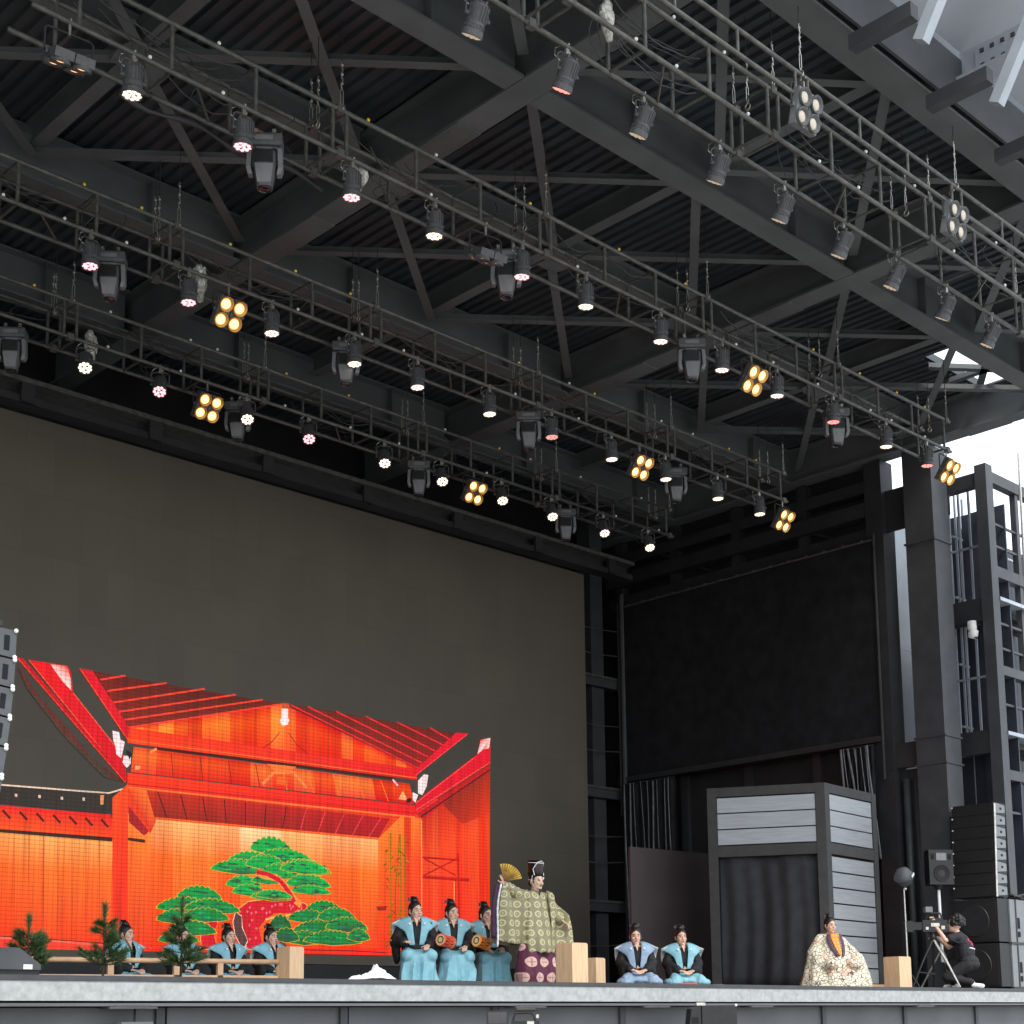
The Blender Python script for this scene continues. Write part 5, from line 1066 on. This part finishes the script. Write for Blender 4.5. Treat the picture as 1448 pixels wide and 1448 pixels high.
fn=thing('folding_fan','open gold folding fan in the raised hand of the dancer','fan',tuple(t.matrix_world.translation))
F0=Matrix.Translation((15.25,15.3,0))@Matrix.Rotation(facing(40),4,'Z')
fp=F0@Vector((.60,.05,1.46)); fn.location=fp; fn.rotation_euler=(0,0,facing(8))
def fanfn(u,v):
    a=R(172)-R(98)*u; r=.045+.205*v; return (math.cos(a)*r,.006*(1 if int(u*22+.5)%2 else -1),math.sin(a)*r)
M['fanleaf']=mat('painted_gold_leaf',(.72,.46,.08),.45,.25,.5,9)
obj('fan_leaf',MB().sheet(fanfn,22,5,.003),M['fanleaf'],fn)
for k in range(0,23,2):
    a=R(172)-R(98)*k/22; obj('rib',MB().tube([(0,0,0),(math.cos(a)*.248,.009,math.sin(a)*.248)],.0035,5),M['stool'],fn)
# ---- seated courtier in white brocade
t=thing('person','seated man in a wide white crackle-patterned robe before the curtained house','person',(21.66,14.63,0),facing(14))
sz=.87; cy=-.02; H=headM((0,.01,1.045),R(10),R(-2),1.16); mb=MB(); torso_body(mb,.50,sz,cy); mb.capsule((0,cy,sz),.052,(0,0,.97),.050); head(mb,H)
for s in(-1,1):
    mb.capsule((s*.10,cy,.48),.09,(s*.2,.34,.40),.065); mb.capsule((s*.2,.34,.40),.055,(s*.18,.28,.09),.04); mb.capsule((s*.18,.28,.045),.036,(s*.2,.42,.03),.028)
    wr=(s*.27,.34,.47); arm(mb,(s*.175,cy,sz-.02),(s*.30,.05,.60),wr); hand(mb,wr,(-s*.3,.9,-.2),(0,.1,1),-s,.6)
b=fobj('body',mb,M['skin'],t,.0075,2); face(t,b,H); hair(b,H); knothat(b,H,1,3)
mb=MB(); mb.loft([[(w*math.cos(q),d*math.sin(q)+c,z) for q in [2*PI*i/28 for i in range(28)]] for w,d,z,c in((.56,.46,.0,.10),(.55,.45,.05,.10),(.46,.40,.25,.09),(.36,.32,.46,.06),(.27,.22,.64,.02),(.23,.16,.76,.0),(.19,.13,.85,-.01),(.09,.09,.90,-.01))]); mb.capsule((-.18,cy,sz-.035),.075,(.18,cy,sz-.035),.075)
for s in(-1,1):
    mb.ell((s*.20,.34,.38),(.17,.17,.11)); mb.capsule((s*.19,cy,sz-.06),.085,(s*.34,.05,.56),.13); mb.capsule((s*.34,.05,.56),.13,(s*.36,.24,.42),.13)
    mb.loft([[(s*(x0+.13*math.cos(q)),.14+d*math.sin(q),z) for q in [2*PI*i/16 for i in range(16)]] for x0,d,z in((.50,.26,.0),(.49,.26,.06),(.43,.22,.28),(.36,.15,.52))])
fobj('robe',mb,M['ice'],t,.012,2,lambda p:.016*math.sin(math.atan2(p.y-.1,p.x)*13+p.z*3)*max(0,min(1,(.7-p.z)*2))+foldfn(6,.018,4)(p))
def fy(z): return .125+max(0,.84-z)*.62
def ch(u,v): x=(u-.5)*(.03+.12*v+.03*math.sin(v*PI)); z=.54+.37*v; return (x,fy(z)+.035-1.6*x*x,z)
obj('inner_collar',MB().sheet(ch,6,10,.014),M['orangedot'],t,smooth=True)
for s in(-1,1): obj('lapel',MB().sheet(lambda u,v,s=s:(s*(.025+.055*v+.04*math.sin(v*PI)+.05*u),fy(.52+.38*v)+.048-.035*u,.52+.38*v),3,10,.014),M['purple'],t,smooth=True)
stool('folding stool under the man in the white robe',21.66,14.61,14)
# ---- cameraman
t=thing('person','crouching cameraman in a black t-shirt with curly hair working the tripod camera','person',(24.95,13.98,0),facing(-118)); t.scale=(1.08,)*3
H=headM((0,.15,1.07),R(10),R(4),1.14); mb=MB(); sz=.90
mb.ell((0,-.06,.44),(.155,.13,.13)); mb.ell((0,-.01,.62),(.14,.105,.2)); mb.ell((0,.05,.80),(.165,.10,.12)); mb.capsule((-.14,.07,.87),.055,(.14,.07,.87),.055); mb.capsule((0,.08,.88),.052,(0,.14,1.0),.048); head(mb,H)
for s in(-1,1):
    mb.capsule((s*.09,-.06,.42),.09,(s*.14,.28,.20 if s<0 else .42),.068); kn=(s*.14,.28,.19 if s<0 else .41); mb.capsule(kn,.06,(s*.13,-.12 if s<0 else .24,.09),.042); mb.capsule((s*.13,-.14 if s<0 else .22,.045),.036,(s*.14,-.28 if s<0 else .40,.03),.03)
wl=Vector((-.10,.42,.86)); wr=Vector((-.36,.40,1.06))
arm(mb,(.175,.07,.86),(.15,.30,.70),wl); hand(mb,wl,(-.5,.8,.2),(0,0,1),1,.8); arm(mb,(-.175,.07,.86),(-.33,.24,.80),wr); hand(mb,wr,(-.1,.3,.9),(-.8,-.3,.1),-1,.8)
b=fobj('body',mb,M['skin'],t,.0075,2); face(t,b,H)
hbm=MB(H); rnd=random.Random(5); hbm.ell((0,-.03,.045),(.085,.092,.09))
for k in range(90):
    th=rnd.uniform(0,2.0); ph=rnd.uniform(0,2*PI); p=Vector((.088*math.sin(th)*math.cos(ph),-.035+.10*math.sin(th)*math.sin(ph),.04+.105*math.cos(th)))
    if p.y>.04 and p.z<.09: continue
    hbm.ell(p,(rnd.uniform(.020,.036),)*3,8,6)
fobj('curly_hair',hbm,M['hair'],b,.007,1)
mb=MB(); mb.ell((0,-.06,.46),(.185,.155,.10)); mb.ell((0,-.02,.62),(.178,.14,.2)); mb.ell((0,.05,.80),(.19,.125,.12)); mb.capsule((-.15,.07,.865),.073,(.15,.07,.865),.073); mb.ell((0,.085,.915),(.075,.07,.035)); mb.capsule((.175,.07,.86),.072,(.16,.22,.77),.068); mb.capsule((-.175,.07,.86),.074,(-.28,.18,.83),.070)
sh=fobj('t_shirt',mb,M['tshirt'],t,.010,2,foldfn(8,.010,2))
M['pinkprint']=mat('pink_print',(.62,.06,.12),.7)
from mathutils.bvhtree import BVHTree
_bv=BVHTree.FromPolygons([v.co for v in sh.data.vertices],[tuple(p.vertices) for p in sh.data.polygons])
def onback(x,z):
    h=_bv.ray_cast(Vector((x,-1,z)),Vector((0,1,0)))[0]
    return (x,(h.y if h else -.12)-.003,z)
obj('pink_print',MB().tube([onback(-.10+x*.9,z) for x,z in((.10,.80),(.075,.83),(.05,.80),(.08,.775),(.10,.745),(.075,.715),(.05,.74))],.009,6),M['pinkprint'],sh)
obj('white_print',MB().tube([onback(-.13+.022*k,.67-.003*k) for k in range(8)],[.006,.011,.009,.012,.010,.012,.009,.005],6),M['white'],sh)
mb=MB(); mb.ell((0,-.07,.40),(.18,.16,.10))
for s in(-1,1):
    kn=(s*.14,.28,.19 if s<0 else .41); mb.capsule((s*.09,-.06,.40),.11,kn,.085); mb.capsule(kn,.08,(s*.13,-.10 if s<0 else .24,.10),.062)
fobj('trousers',mb,M['denim'],t,.011,2,foldfn(8,.008,6))
for s in(-1,1): obj('shoe',MB().capsule((s*.13,-.14 if s<0 else .20,.045),.046,(s*.14,-.28 if s<0 else .38,.036),.036),M['white'],t,smooth=True)
